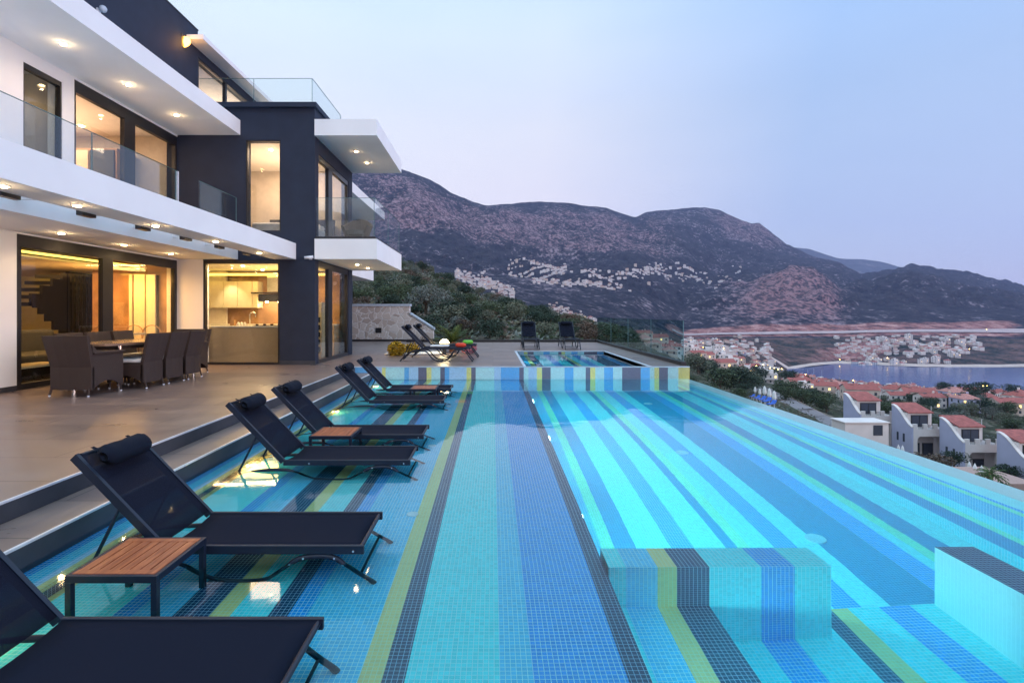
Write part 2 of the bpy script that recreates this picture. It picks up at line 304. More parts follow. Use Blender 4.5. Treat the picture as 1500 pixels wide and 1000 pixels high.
# ------------------------------------------------------------------ mesh builder
class MB:
    def __init__(s): s.v = []; s.f = []; s.m = []
    def add(s, vs, fs, m=0):
        b = len(s.v); s.v += [tuple(p) for p in vs]; s.f += [tuple(b + i for i in f) for f in fs]; s.m += [m] * len(fs); return s
    def box(s, x0, x1, y0, y1, z0, z1, m=0):
        return s.add([(x0, y0, z0), (x1, y0, z0), (x1, y1, z0), (x0, y1, z0), (x0, y0, z1), (x1, y0, z1), (x1, y1, z1), (x0, y1, z1)],
                     [(0, 3, 2, 1), (4, 5, 6, 7), (0, 1, 5, 4), (1, 2, 6, 5), (2, 3, 7, 6), (3, 0, 4, 7)], m)
    def quad(s, a, b, c, d, m=0): return s.add([a, b, c, d], [(0, 1, 2, 3)], m)
    def prism(s, poly, axis, a, b, m=0):
        n = len(poly)
        def P(p, t):
            if axis == 'x': return (t, p[0], p[1])
            if axis == 'y': return (p[0], t, p[1])
            return (p[0], p[1], t)
        vs = [P(p, a) for p in poly] + [P(p, b) for p in poly]
        fs = [tuple(range(n - 1, -1, -1)), tuple(range(n, 2 * n))] + [(i, (i + 1) % n, n + (i + 1) % n, n + i) for i in range(n)]
        return s.add(vs, fs, m)
    def tube(s, pts, r, n=8, m=0, closed=False):
        pts = [Vector(p) for p in pts]; rs = r if isinstance(r, (list, tuple)) else [r] * len(pts)
        vs = []; k = len(pts); prev = None
        for i, p in enumerate(pts):
            if closed: d = pts[(i + 1) % k] - pts[i - 1]
            else: d = pts[min(i + 1, k - 1)] - pts[max(i - 1, 0)]
            d.normalize()
            if prev is None:
                up = Vector((0, 0, 1)) if abs(d.z) < 0.9 else Vector((1, 0, 0))
                a = d.cross(up).normalized()
            else: a = (prev - d * prev.dot(d)).normalized()
            prev = a; b = d.cross(a)
            for j in range(n):
                t = 2 * math.pi * j / n
                vs.append(p + (a * math.cos(t) + b * math.sin(t)) * rs[i])
        fs = []
        for i in range(k if closed else k - 1):
            for j in range(n):
                i2 = (i + 1) % k
                fs.append((i * n + j, i * n + (j + 1) % n, i2 * n + (j + 1) % n, i2 * n + j))
        if not closed: fs += [tuple(range(n - 1, -1, -1)), tuple((k - 1) * n + j for j in range(n))]
        return s.add(vs, fs, m)
    def ball(s, c, r, m=0, nu=12, nv=8, sc=(1, 1, 1)):
        vs = []; fs = []
        for i in range(nv + 1):
            ph = math.pi * i / nv
            for j in range(nu):
                th = 2 * math.pi * j / nu
                vs.append((c[0] + r * sc[0] * math.sin(ph) * math.cos(th), c[1] + r * sc[1] * math.sin(ph) * math.sin(th), c[2] + r * sc[2] * math.cos(ph)))
        for i in range(nv):
            for j in range(nu):
                fs.append((i * nu + j, (i + 1) * nu + j, (i + 1) * nu + (j + 1) % nu, i * nu + (j + 1) % nu))
        return s.add(vs, fs, m)
    def build(s, name, mats, parent=None, off=(0, 0, 0), smooth=False, bevel=0.0, recalc=False):
        me = bpy.data.meshes.new(name)
        me.from_pydata([(v[0] - off[0], v[1] - off[1], v[2] - off[2]) for v in s.v], [], s.f)
        if not isinstance(mats, (list, tuple)): mats = [mats]
        for m in mats: me.materials.append(m)
        for p, i in zip(me.polygons, s.m): p.material_index = i; p.use_smooth = smooth
        me.validate(); me.update()
        o = bpy.data.objects.new(name, me); COL.objects.link(o)
        if parent: o.parent = parent
        if bevel:
            b = o.modifiers.new('bevel', 'BEVEL'); b.width = bevel; b.segments = 2; b.limit_method = 'ANGLE'
        return o
def tag(o, label=None, cat=None, group=None, kind=None):
    if label: o['label'] = label
    if cat: o['category'] = cat
    if group: o['group'] = group
    if kind: o['kind'] = kind
    return o
def empty(name, loc, label, cat, group=None, rz=0):
    o = bpy.data.objects.new(name, None); COL.objects.link(o); o.location = loc; o.rotation_euler = (0, 0, rz); o.empty_display_size = 0.2
    return tag(o, label, cat, group)
def copy_tree(o, parent=None):
    c = o.copy(); COL.objects.link(c); c.parent = parent
    for ch in list(o.children): copy_tree(ch, c)
    return c
def light(kind, loc, power, col, size=0.1, rot=(0, 0, 0), spot=None, name='lamp', sy=None):
    d = bpy.data.lights.new(name, kind); d.energy = power; d.color = col
    if kind == 'AREA':
        d.size = size
        if sy: d.shape = 'RECTANGLE'; d.size_y = sy
    else: d.shadow_soft_size = size
    if spot: d.spot_size = R(spot); d.spot_blend = 0.7
    o = bpy.data.objects.new(name, d); COL.objects.link(o); o.location = loc; o.rotation_euler = rot; return o
WARM = (1.0, 0.66, 0.33)

# ------------------------------------------------------------------ pool
def seg(x0, x1, mp=None):
    a = -9.0
    for b, k in STR:
        if mp == 'deep': k = {'D': 'E', 'Y': 'G', 'P': 'Q'}.get(k, k)  # deep basin swaps in tiles with the water's tint painted in
        if mp == 'rim': k = k.lower()
        lo = max(a, x0); hi = min(b, x1)
        if hi - lo > 1e-4: yield lo, hi, KEYS.index(k)
        a = b
def floor(mb, x0, x1, y0, y1, z, mp=None):
    for a, b, k in seg(x0, x1, mp): mb.quad((a, y0, z), (b, y0, z), (b, y1, z), (a, y1, z), k)
def wally(mb, x0, x1, y, z0, z1, mp='rim'):           # faces -y
    for a, b, k in seg(x0, x1, mp): mb.quad((a, y, z0), (b, y, z0), (b, y, z1), (a, y, z1), k)
def wallx(mb, x, y0, y1, bands, sgn):       # bands: [(z0,z1,key)]
    for z0, z1, k in bands:
        q = [(x, y0, z0), (x, y1, z0), (x, y1, z1), (x, y0, z1)]
        if sgn < 0: q.reverse()
        mb.quad(*q, KEYS.index(k))
PM = [MO[k] for k in KEYS]
YN = -3.0; ZS = -0.25; ZD = -1.55; ZP = -1.0
pool = empty('swimming_pool', (0, 4, -0.3), 'mosaic infinity pool with lengthwise blue, yellow and dark stripes under clear water', 'swimming pool')
PO = (0, 4, -0.3)
a = MB(); floor(a, -2.43, .6875, YN, Y1, ZS); a.build('shelf_floor', PM, pool, PO)
a = MB(); floor(a, XS - 0.02, -2.43, YN, Y1, -0.085); wallx(a, -2.43, YN, Y1, [(-0.25, -0.085, 'D')], 1)
a.prism([(-2.445, -0.13), (-2.422, -0.12), (-2.422, -0.095), (-2.445, -0.078), (-2.475, -0.078)], 'y', YN, Y1, KEYS.index('Y')); a.build('entry_ledge', PM, pool, PO)
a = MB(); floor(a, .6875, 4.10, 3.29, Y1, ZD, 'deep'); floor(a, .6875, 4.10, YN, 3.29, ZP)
wallx(a, 0.6875, YN, Y1, [(ZD, ZS, 'P')], 1)
for x0, x1, k in seg(.6875, 4.10): a.quad((x1, 3.29, ZD), (x0, 3.29, ZD), (x0, 3.29, ZP), (x1, 3.29, ZP), k)
a.build('deep_floor', PM, pool, PO)
a = MB(); wally(a, XD, XS, Y1, -.3, DK - 0.0); wally(a, XS, .6875, Y1, -.3, DK - .015); wally(a, .6875, 4.374, Y1, -1.6, DK - .015)
a.build('end_wall', PM, pool, PO)
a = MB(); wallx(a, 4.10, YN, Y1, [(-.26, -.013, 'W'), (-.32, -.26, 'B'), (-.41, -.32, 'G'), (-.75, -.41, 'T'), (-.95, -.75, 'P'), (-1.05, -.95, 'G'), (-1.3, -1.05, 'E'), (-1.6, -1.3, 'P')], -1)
a.quad((4.10, YN, -.013), (4.355, YN, -.013), (4.355, Y1, -.013), (4.10, Y1, -.013), KEYS.index('W'))
wallx(a, 4.355, YN, Y1, [(-4.5, -.013, 'W')], 1); a.build('overflow_wall', PM, pool, PO)
a = MB(); a.quad((4.10, YN, ZD), (XD, YN, ZD), (XD, YN, DK), (4.37, YN, DK), 0); a.build('near_wall', PM, pool, PO)
# submerged seat walls
a = MB(); floor(a, .6875, 2.01, 3.04, 3.28, -.12); wally(a, .6875, 2.01, 3.04, ZP, -.12, None)
for x0, x1, k in seg(.6875, 2.01): a.quad((x1, 3.28, ZD), (x0, 3.28, ZD), (x0, 3.28, -.12), (x1, 3.28, -.12), k)
wallx(a, 2.01, 3.04, 3.28, [(ZD, -.12, 'P')], 1)
o = a.build('seat_wall', PM, pool, PO)
a = MB(); floor(a, .6875, 1.285, 1.0, 3.04, -.6); wallx(a, 1.285, 1.0, 3.04, [(ZP, -.6, 'P')], 1); a.build('bench', PM, pool, PO)
a = MB(); floor(a, 2.83, 2.875, YN, 3.28, -.12)
a = MB(); a.quad((2.83, YN, -.12), (3.08, YN, -.12), (3.08, 3.28, -.12), (2.83, 3.28, -.12), KEYS.index('D'))
wallx(a, 2.83, YN, 3.28, [(ZP, -.12, 'W')], -1); wallx(a, 3.08, YN, 3.28, [(ZD, -.12, 'P')], 1)
a.quad((3.08, 3.28, ZD), (2.83, 3.28, ZD), (2.83, 3.28, -.12), (3.08, 3.28, -.12), KEYS.index('D')); a.build('seat_wall', PM, pool, PO)
a = MB()
for x, y in ((-1.05, 3.3), (-.98, 5.2), (-.95, 7.3)):
    a.tube([(x, y, ZS), (x, y, ZS + .012)], .05, 16)
a2 = MB()
for i, (x, y) in enumerate(((-.62, 3.95), (-.70, 5.9), (-.72, 8.3))):
    MB().tube([(x, y, ZS), (x, y, ZS + .012)], .045, 18).build('inlet_cap', M['nosing'], pool, PO)
for x, y in ((2.9, 4.6), (2.55, 6.9), (3.0, 9.9)):
    MB().tube([(x, y, ZD), (x, y, ZD + .02)], .085, 20).build('inlet_cap', M['nosing'], pool, PO)
for y in (1.7, 4.1, 6.5, 9.1):
    MB().tube([(.6875, y, -.55), (.72, y, -.55)], .12, 20).build('pool_light', M['poollight'], pool, PO)
    light('AREA', (.76, y, -.55), 19, (0.62, 0.95, 1.0), 0.25, (0, R(-90), 0), name='pool_lamp')
for y in (2.35, 5.05, 7.75, 10.4):
    MB().tube([(-2.425, y, -.165), (-2.412, y, -.165)], .032, 14).build('step_light', M['steplight'], pool, PO)
    light('POINT', (-2.36, y, -.14), .8, (1.0, 0.6, 0.16), 0.03, name='step_lamp')
a = MB(); pf = [(XS - .01, -.10), (-2.44, -.10), (-2.44, ZS - .01), (.677, ZS - .01), (.677, ZD - .01), (4.11, ZD - .01), (4.11, -.02), (4.354, -.02), (4.354, 0), (XS - .01, 0)]
pf.reverse()
w = a.prism(pf, 'y', YN - .01, Y1 + .01).build('pool_water', M['water']); tag(w, kind='structure')
# terrace
a = MB(); a.box(-14, XD, -6, Y1, -.4, DK); a.box(-14, 0.74, Y1 + .0, 22, -.4, DK); a.box(0.74, 3.50, 16.15, 22, -.4, DK); a.box(3.50, 4.37, Y1, 22, -4, DK); a.box(XD, 6, -6, YN, -.4, DK)
tag(a.build('terrace', M['deck']), kind='structure')
a = MB(); a.box(XD, XS, YN, Y1, -.4, DK - .136); a.box(XD, XD + .012, YN, Y1, DK - .134, DK - .012, 1); a.box(XS, XS + .012, YN, Y1, -.3, DK - .148, 1)
a.box(XD, XD + .018, YN, Y1, DK - .012, DK + .003, 2); a.box(XS - .001, XS + .018, YN, Y1, DK - .148, DK - .133, 2)
tag(a.build('terrace_steps', [M['deck'], M['riser'], M['nosing']]), kind='structure')
# spa on the far terrace
spa = empty('spa_pool', (2, 13.8, 0), 'raised square spa pool with striped mosaic walls sunk in the far terrace', 'spa pool')
a = MB(); floor(a, .74, 3.5, Y1 + .2, 16.15, -.55)
wally(a, .74, 3.5, 16.149, -.55, DK); wallx(a, .74, Y1 + .2, 16.15, [(-.55, DK - .02, 'P')], 1); wallx(a, 3.5, Y1 + .2, 16.15, [(-.55, DK - .02, 'L')], -1); pass
for x0, x1, k in seg(.74, 3.5): a.quad((x1, Y1 + .2, -.55), (x0, Y1 + .2, -.55), (x0, Y1 + .2, DK - .02), (x1, Y1 + .2, DK - .02), k)
floor(a, .74, 3.5, Y1 + .004, Y1 + .2, DK - .02)
a.build('basin', PM, spa, (2, 13.8, 0))
a = MB(); a.box(.70, 4.38, Y1 - .008, Y1 + .05, DK - .016, DK + .004); a.box(.68, .745, Y1 + .05, 16.1, DK - .016, DK + .004); a.box(.68, 3.56, 16.1, 16.19, DK - .016, DK + .005); a.box(3.495, 3.56, Y1 + .05, 16.1, DK - .016, DK + .004)
a.build('coping', M['coping'], spa, (2, 13.8, 0))
tag(MB().quad((.74, Y1 + .2, DK - .06), (3.5, Y1 + .2, DK - .06), (3.5, 16.15, DK - .06), (.74, 16.15, DK - .06)).build('spa_water', M['spawater']), kind='structure')
a = MB(); a.box(XD, .70, Y1 - .008, Y1 + .05, DK - .016, DK + .004); a.build('coping', M['coping'], pool, PO)
a = MB(); a.box(4.345, 4.38, Y1 + .02, Y1 + .25, -1.2, DK - .02); a.build('corner_trim', M['coping'], pool, PO)
light('AREA', (.8, 13.9, -.25), 7, (0.6, 0.9, 1.0), .25, (0, R(-90), 0), name='spa_lamp')
# terrace kerb + glass balustrade
a = MB(); a.box(-3.6, 4.40, 21.3, 21.5, DK, DK + .10); tag(a.build('kerb', M['frame']), 'low dark metal kerb along the back edge of the far terrace', 'kerb')
g = empty('glass_balustrade', (4.37, 15, DK), 'teal tinted glass balustrade on a dark base beside the spa', 'balustrade')
a = MB(); a.box(4.30, 4.40, 11.66, 21.3, DK, DK + .085); a.build('base_rail', M['frame'], g, (4.37, 15, DK))
yy = 11.7
for i in range(4):
    a = MB(); a.box(4.343, 4.357, yy, yy + 2.36, DK + .085, 1.30); a.build('glass_panel', M['tint_glass'], g, (4.37, 15, DK)); 
    a = MB(); a.box(4.342, 4.358, yy - .008, yy - .001, DK + .085, 1.30); a.build('glass_edge', M['edge'], g, (4.37, 15, DK)); yy += 2.39

# ------------------------------------------------------------------ villa
HO = (-7.3, 11.85, DK)
house = empty('modern_villa', HO, 'white and navy three storey modern villa with lit rooms and glass balconies', 'villa')
def hp(mb, name, mats, parent=None, **k):
    return mb.build(name, mats, parent or house, HO, **k)
def sub(mb, name, mats, parent, **k): return mb.build(name, mats, parent, HO, **k)
XF = -7.3; YW = 11.85; XW = -4.12
# ground floor walls
a = MB(); a.box(XF - .25, XF, 1.0, 7.85, DK, 2.706); a.box(XF - .25, XF, 7.85, YW, 2.68, 2.706); hp(a, 'wall', M['white'])
a = MB(); a.box(XF - .25, -6.71, YW, YW + .25, DK, 2.706); hp(a, 'wall', M['white'])
a = MB(); a.box(-6.71, -4.93, YW, YW + .25, 2.68, 2.706); a.box(-4.93, XW, YW, YW + .25, DK, 2.706)
a.box(XF - .25, -5.72, YW, YW + .25, 2.706, 6.2); a.box(-4.91, XW, YW, YW + .25, 2.706, 6.2); a.box(-5.72, -4.91, YW, YW + .25, 2.706, 3.35); a.box(-5.72, -4.91, YW, YW + .25, 5.47, 6.2)
a.box(XW - .2, XW, YW + .25, 15.0, 2.69, 3.20); a.box(XW - .2, XW, YW + .25, 15.0, 5.22, 6.2); a.box(XW - .2, XW + .0, 14.60, 15.0, DK, 2.69); a.box(XW - .2, XW, 14.60, 15.0, 3.2, 5.22)
a.box(XF, XW - .2, 14.8, 15.0, DK, 6.2)
hp(a, 'navy_wall', M['navy'])
for b_ in ((-4.94, XW + .015, YW - .012, YW, DK, DK + .09), (XF + .001, XF + .013, 1, 7.84, DK, DK + .08), (XF, -6.715, YW - .012, YW, DK, DK + .08)): hp(MB().box(*b_), 'plinth', M['riser'])
# slabs
a = MB(); a.box(-5.05, -4.556, 1.0, YW - .002, 2.706, 3.078); a.box(XF, -5.9, 1.0, YW - .002, 2.706, 3.078)
a.box(-5.9, -5.05, 1.0, 2.0, 2.706, 3.078)
hp(a, 'lower_slab', M['white'])
a = MB()
for i in range(6):
    y = 5.26 + i * 1.04
    hp(MB().box(-5.13, -5.051, y, y + .22, 2.665, 2.80), 'bracket', M['frame'])
    hp(MB().box(-5.9, -5.36, y + .02, y + .06, 2.86, 2.92), 'cross_bar', M['white'])
a = MB(); a.box(XF, -5.845, 1.0, YW - .002, 5.58, 5.923); hp(a, 'upper_slab', M['white'])
a = MB(); a.box(XW + .001, -2.68, YW - .03, 15.0, 5.565, 5.94); hp(a, 'canopy', M['white'])
a = MB(); a.box(XW + .001, -2.68, YW - .03, 15.0, 2.713, 3.18); a.box(XW + .01, -2.72, YW, 14.97, 3.18, 3.235, 1); hp(a, 'side_balcony', [M['white'], M['frame']])
a = MB(); a.box(XF, XW + .06, YW - .10, 15.1, 6.2, 6.31); hp(a, 'roof_cap', M['navy'])
a = MB(); a.box(-8.5, -4.77, 15.12, 22.6, 5.58, 5.92); hp(a, 'rear_canopy', M['white'])
a = MB(); a.box(-8.5, -4.5, 15.05, 19.3, 2.69, 3.15); hp(a, 'rear_slab', M['white'])
a = MB(); a.box(-8.5, -6.3, 15.0, 23, DK, 5.58); hp(a, 'rear_wall', M['navy'])
# upper facade
a = MB(); a.box(XF - .25, XF, 1.0, 7.96, 3.078, 5.58); a.box(XF - .25, XF, 7.96, 8.68, 5.37, 5.58); a.box(XF - .25, XF, 8.68, 8.93, 3.078, 5.58); a.box(XF - .25, XF, 8.93, YW, 5.54, 5.58); hp(a, 'upper_wall', M['white'])
# third floor
a = MB(); a.box(XF - .25, XF, 1.0, 12.67, 5.923, 8.44); a.box(XF - .25, XF, 12.67, 22, 7.8, 7.99); a.box(-12, XF - .25, 1.0, 22, 8.0, 8.2); a.box(XF - .25, XF, 20, 22, 5.92, 7.8)
hp(a, 'penthouse_wall', M['navy'])
a = MB(); a.box(XF, -6.9, 12.2, 22.0, 7.99, 8.10); hp(a, 'penthouse_canopy', M['white'])
a = MB(); a.box(XF - .01, XF + .012, 1, 12.68, 8.44, 8.47); hp(a, 'parapet_cap', M['frame'])

def window(name, plane, c, u0, u1, z0, z1, posts=(), fw=.06, head=0.0, depth=.10, pane=None, fmat=None, sill=0.0):
    """plane 'x': wall with normal +x at x=c, u = y ; plane 'y': wall facing -y at y=c, u = x"""
    fr = MB()
    def bx(a0, a1, b0, b1):
        if plane == 'x': fr.box(c - depth, c - .012, a0, a1, b0, b1)
        else: fr.box(a0, a1, c + .012, c + depth, b0, b1)
    bx(u0, u0 + fw, z0, z1); bx(u1 - fw, u1, z0, z1); bx(u0 + fw, u1 - fw, z0, z0 + fw + sill); bx(u0 + fw, u1 - fw, z1 - fw - head, z1)
    edges = [u0 + fw]
    for p0, p1 in posts: bx(p0, p1, z0 + fw + sill, z1 - fw - head); edges += [p0, p1]
    edges.append(u1 - fw)
    root = hp(fr, name, fmat or M['frame'])
    for i in range(0, len(edges), 2):
        g = MB()
        if plane == 'x': g.box(c - .060, c - .048, edges[i] - .0, edges[i + 1], z0 + fw + sill, z1 - fw - head)
        else: g.box(edges[i], edges[i + 1], c + .048, c + .060, z0 + fw + sill, z1 - fw - head)
        sub(g, 'pane', pane or M['win'], root)
    return root
window('sliding_door', 'x', XF, 7.85, YW - .002, DK, 2.68, posts=((9.60, 9.74), (9.74, 9.86)), fw=.09, head=.10)
window('kitchen_window', 'y', YW, -6.71, -4.93, DK, 2.68, fw=.05, head=.02)
window('bedroom_window', 'y', YW, -5.72, -4.91, 3.35, 5.47, fw=.03)
window('upper_window', 'x', XF, 7.96, 8.68, 3.078, 5.37, fw=.03, head=.05)
window('balcony_door', 'x', XF, 8.93, YW - .002, 3.078, 5.54, posts=((10.16, 10.47),), fw=.05, head=.16)
window('corner_door', 'x', XW, YW + .13, 14.62, DK, 2.69, posts=((12.87, 13.18),), fw=.09, head=.04)
window('side_balcony_door', 'x', XW, YW + .13, 14.62, 3.2, 5.22, posts=((12.87, 13.18),), fw=.09, head=.04)
window('penthouse_window', 'x', XF, 12.69, 20.0, 5.95, 7.8, posts=((14.0, 14.08), (15.4, 15.46), (17.5, 17.56)), fw=.04)
# railings
def railing(name, segs, z0, z1, mat='winrail'):
    root = MB()
    for (x0, y0, x1, y1) in segs: pass
    holder = None
    for (x0, y0, x1, y1) in segs:
        g = MB(); t = .006
        if abs(x1 - x0) < 1e-6: g.box(x0 - t, x0 + t, y0, y1, z0, z1)
        else: g.box(x0, x1, y0 - t, y0 + t, z0, z1)
        if holder is None: holder = hp(g, name, M[mat])
        else: sub(g, 'glass_panel', M[mat], holder)
        e = MB()
        if abs(x1 - x0) < 1e-6: e.box(x0 - t - .001, x0 + t + .001, y1 + .001, y1 + .012, z0, z1); e.box(x0 - t - .001, x0 + t + .001, y0, y1, z1, z1 + .008)
        else: e.box(x1 + .001, x1 + .010, y0 - t - .001, y0 + t + .001, z0, z1); e.box(x0, x1, y0 - t - .001, y0 + t + .001, z1, z1 + .008)
        sub(e, 'glass_rim', M['edge'], holder)
railing('balcony_railing', [(-5.92, 2.0, -5.92, 5.5), (-5.92, 5.52, -5.92, 7.55), (-5.92, 7.57, -5.92, 9.6), (-5.92, 10.31, -5.92, 11.8)], 3.078, 4.12)
hp(MB().box(-5.95, -5.90, 9.60, 9.62, 3.078, 4.12), 'railing_post', M['nosing']); 
railing('balcony_railing', [(-5.92, 8.5, -5.92, 9.55)], 3.078, 4.118)
railing('side_railing', [(XW + .03, YW + .03, -2.76, YW + .03), (-2.74, YW + .05, -2.74, 13.4), (-2.74, 13.42, -2.74, 14.95)], 3.235, 4.13, 'pool_glass')
railing('roof_railing', [(XF, 12.73, -5.95, 12.73), (-5.93, 12.73, -4.5, 12.73), (-4.49, 12.75, -4.49, 15.1)], 6.31, 7.29, 'pool_glass')
# downlights
def down(x, y, z, p=9):
    d = hp(MB().tube([(x, y, z - .012), (x, y, z + .001)], .060, 16), 'downlight', M['nosing'])
    sub(MB().tube([(x, y, z - .022), (x, y, z - .0125)], .040, 14), 'glow_disc', M['lampglow'], d)
    light('SPOT', (x, y, z - .03), p, WARM, .05, (0, 0, 0), 150, 'downlight_lamp')
    light('POINT', (x, y, z - .09), p * .06, WARM, .012, name='downlight_halo')
for y in (5.0, 5.9, 7.27, 8.85, 10.5): down(-4.79, y, 2.706, 10)
for y in (6.6, 7.95, 9.3, 10.65): down(-6.7, y, 2.706, 16)
for y in (6.4, 7.83, 9.23, 10.63): down(-6.57, y, 5.58, 14)
for x, y in ((-3.46, 12.96), (-3.43, 13.95)): down(x, y, 5.565, 6); down(x, y + .1, 2.713, 6)
# wall lamp, cameras
wl = hp(MB().box(XF, XF + .01, 11.99, 12.17, 7.72, 8.02), 'wall_lamp', M['frame'])
s_ = MB()
for i in range(8):
    t0 = -math.pi / 2 + math.pi * i / 8; t1 = t0 + math.pi / 8
    s_.quad((XF + .012, 12.08, 7.86), (XF + .012 + .16 * math.cos(t0), 12.08, 7.86 + .13 * math.sin(t0)), (XF + .012 + .16 * math.cos(t1), 12.08, 7.86 + .13 * math.sin(t1)), (XF + .012, 12.10, 7.86))
s_.ball((XF + .06, 12.08, 7.86), .085, 0, 12, 8, (.8, .6, 1.1)); sub(s_, 'lamp_shade', M['wallglow'], wl, smooth=True)
light('POINT', (XF + .22, 11.95, 7.72), 3, (1, .42, .08), .02, name='wall_lamp_light')
c = hp(MB().box(XF, XF + .03, 9.42, 9.50, 7.00, 7.08), 'floodlight', M['nosing']); sub(MB().ball((XF + .09, 9.47, 7.08), .065), 'dome', M['coping'], c, smooth=True)
c = hp(MB().box(XW - .12, XW - .06, YW - .06, YW, 2.70, 2.78), 'security_camera', M['nosing']); sub(MB().tube([(XW - .20, YW - .12, 2.73), (XW - .02, YW - .05, 2.76)], .035, 12), 'camera_body', M['nosing'], c, smooth=True)
# room shells
def room(x0, x1, y0, y1, z0, z1, openings='', back='warmwall'):
    a = MB()
    a.box(x0, x1, y0, y1, z0 - .1, z0 - .002, 1); a.box(x0, x1, y0, y1, z1 + .002, z1 + .02, 2)
    if 'l' not in openings: a.box(x0 - .1, x0, y0, y1, z0, z1, 0)
    if 'b' not in openings: a.box(x0, x1, y1, y1 + .1, z0, z1, 0)
    if 'f' not in openings: a.box(x0, x1, y0 - .1, y0, z0, z1, 0)
    hp(a, 'room_shell', [M[back], M['warmfloor'], M['ceil']])
room(-13.5, XF - .26, 4.0, 14.5, DK + .005, 2.69)
room(-8.4, XW - .22, YW + .26, 14.78, DK + .005, 2.66, 'f')
hp(MB().box(-9.3, XF - .252, YW + .04, YW + .24, DK + .01, 2.66), 'oak_wall', M['oak'])
room(XF + .001, XW - .22, YW + .26, 14.78, 3.2, 5.55, 'f')
room(-13.0, XF - .26, 6.5, 11.9, 3.06, 5.56)
room(-12.0, XF - .26, 12.3, 21, 5.95, 7.98)
# kitchen fittings
kit = empty('kitchen_units', (-5.8, 13.2, DK), 'lit kitchen units with taupe island, cream wall cupboards and oak splashback', 'kitchen')
KO = (-5.8, 13.2, DK)
kp = lambda mb, n, m, **k: mb.build(n, M[m], kit, KO, **k)
kp(MB().box(-7.3, -4.7, 12.20, 12.85, DK + .02, 1.12), 'island', 'taupe', bevel=.004)
kp(MB().box(-7.32, -4.68, 12.17, 12.90, 1.12, 1.16), 'worktop', 'worktop')
kp(MB().box(-8.39, -4.4, 14.72, 14.77, DK + .02, 2.64), 'splashback', 'oak')
for i in range(3): kp(MB().box(-7.95 + i * .40, -7.56 + i * .40, 14.35, 14.715, 1.62, 2.36), 'wall_cupboard', 'cream', bevel=.004)
kp(MB().box(-6.742, -6.60, 14.35, 14.715, 1.62, 2.36), 'wall_cupboard', 'cream', bevel=.004)
kp(MB().box(-8.18, -7.96, 14.36, 14.715, 1.62, 2.36), 'wine_shelf', 'cream')
for i in range(4): kp(MB().box(-8.14, -8.0, 14.345, 14.359, 1.66 + i * .17, 1.80 + i * .17), 'wine_slot', 'oak')
kp(MB().box(-6.74, -5.8, 14.25, 14.345, 2.02, 2.05), 'hood_shelf', 'black'); kp(MB().box(-6.58, -5.85, 14.38, 14.7, 1.80, 2.0), 'hood', 'black'); kp(MB().box(-6.35, -6.05, 14.4, 14.7, 2.07, 2.6), 'chimney', 'chrome')
kp(MB().box(-8.38, -4.4, 14.2, 14.71, DK + .02, 1.12), 'base_unit', 'taupe'); kp(MB().box(-8.39, -4.4, 14.17, 14.71, 1.12, 1.16), 'worktop', 'worktop')
tp = [(-5.98, 12.6, 1.16), (-5.98, 12.6, 1.42)] + [(-5.98 + .07 - .07 * math.cos(t), 12.6, 1.42 + .07 * math.sin(t)) for t in [i * math.pi / 8 for i in range(1, 9)]] + [(-5.84, 12.6, 1.37)]
kp(MB().tube(tp, .013, 8), 'tap', 'chrome', smooth=True)
kp(MB().box(-5.78, -5.1, 12.3, 12.75, 1.162, 1.17), 'hob', 'black')
for i in range(7): kp(MB().tube([(-5.72 + i * .09, 12.42 + (i % 2) * .2, 1.17), (-5.72 + i * .09, 12.42 + (i % 2) * .2, 1.20)], .035, 10), 'burner', 'black')
for x in (-6.40, -6.05):
    kp(MB().tube([(x, 14.5, 1.77), (x, 14.5, 1.799)], .04, 12), 'hood_lamp', 'lampglow'); light('POINT', (x, 14.4, 1.7), 6, WARM, .012, name='hood_light')
kp(MB().box(-8.2, -4.5, 14.05, 14.12, 2.50, 2.56), 'cove_strip', 'cove')
knife = MB().box(-6.42, -6.32, 12.5, 12.6, 1.16, 1.30).add([(-6.4, 12.52, 1.30), (-6.35, 12.52, 1.30), (-6.33, 12.55, 1.40), (-6.38, 12.55, 1.40)], [(0, 1, 2, 3)])
tag(knife.build('knife_block', M['oak']), 'brown knife block standing on the lit kitchen island worktop', 'knife block')
for i, x in enumerate((-6.24, -6.16, -6.08)):
    tag(MB().tube([(x, 12.55, 1.16), (x, 12.55, 1.22), (x, 12.55, 1.25)], [.03, .032, .015], 10).build('spice_jar', M['worktop']), ('small jar nearest the knife block', 'small jar in the middle of the three on the island', 'small jar nearest the chrome tap')[i] + (' in the lit kitchen' if i != 1 else ''), 'jar', 'jars on the kitchen island')
rk = empty('wine_rack', (-4.6, 13.0, DK), 'pale timber wine rack with dark square cells behind the corner glass door', 'wine rack')
a = MB(); a.box(-4.9, -4.45, 13.3, 13.6, DK + .02, 1.75); a.build('rack_body', M['cream'], rk, (-4.6, 13.0, DK))
for i in range(5):
    for j in range(3): MB().box(-4.87 + j * .145, -4.78 + j * .145, 13.285, 13.299, DK + .20 + i * .19, DK + .32 + i * .19).build('cell', M['black'], rk, (-4.6, 13.0, DK))
for x, y in ((-6.3, 12.9), (-5.2, 12.9), (-6.3, 14.0), (-5.2, 13.7)):
    d = hp(MB().tube([(x, y, 2.64), (x, y, 2.658)], .04, 12), 'ceiling_spot', M['lampglow'])
light('AREA', (-5.7, 13.3, 2.6), 55, (1.0, 0.60, 0.22), 1.6, (0, 0, 0), name='kitchen_light', sy=1.2)
light('AREA', (-5.7, 13.5, 1.75), 22, (1.0, 0.60, 0.20), 1.4, (math.pi, 0, 0), name='kitchen_ceiling_fill')  # unseen up-facing fill, added to brighten the kitchen ceiling
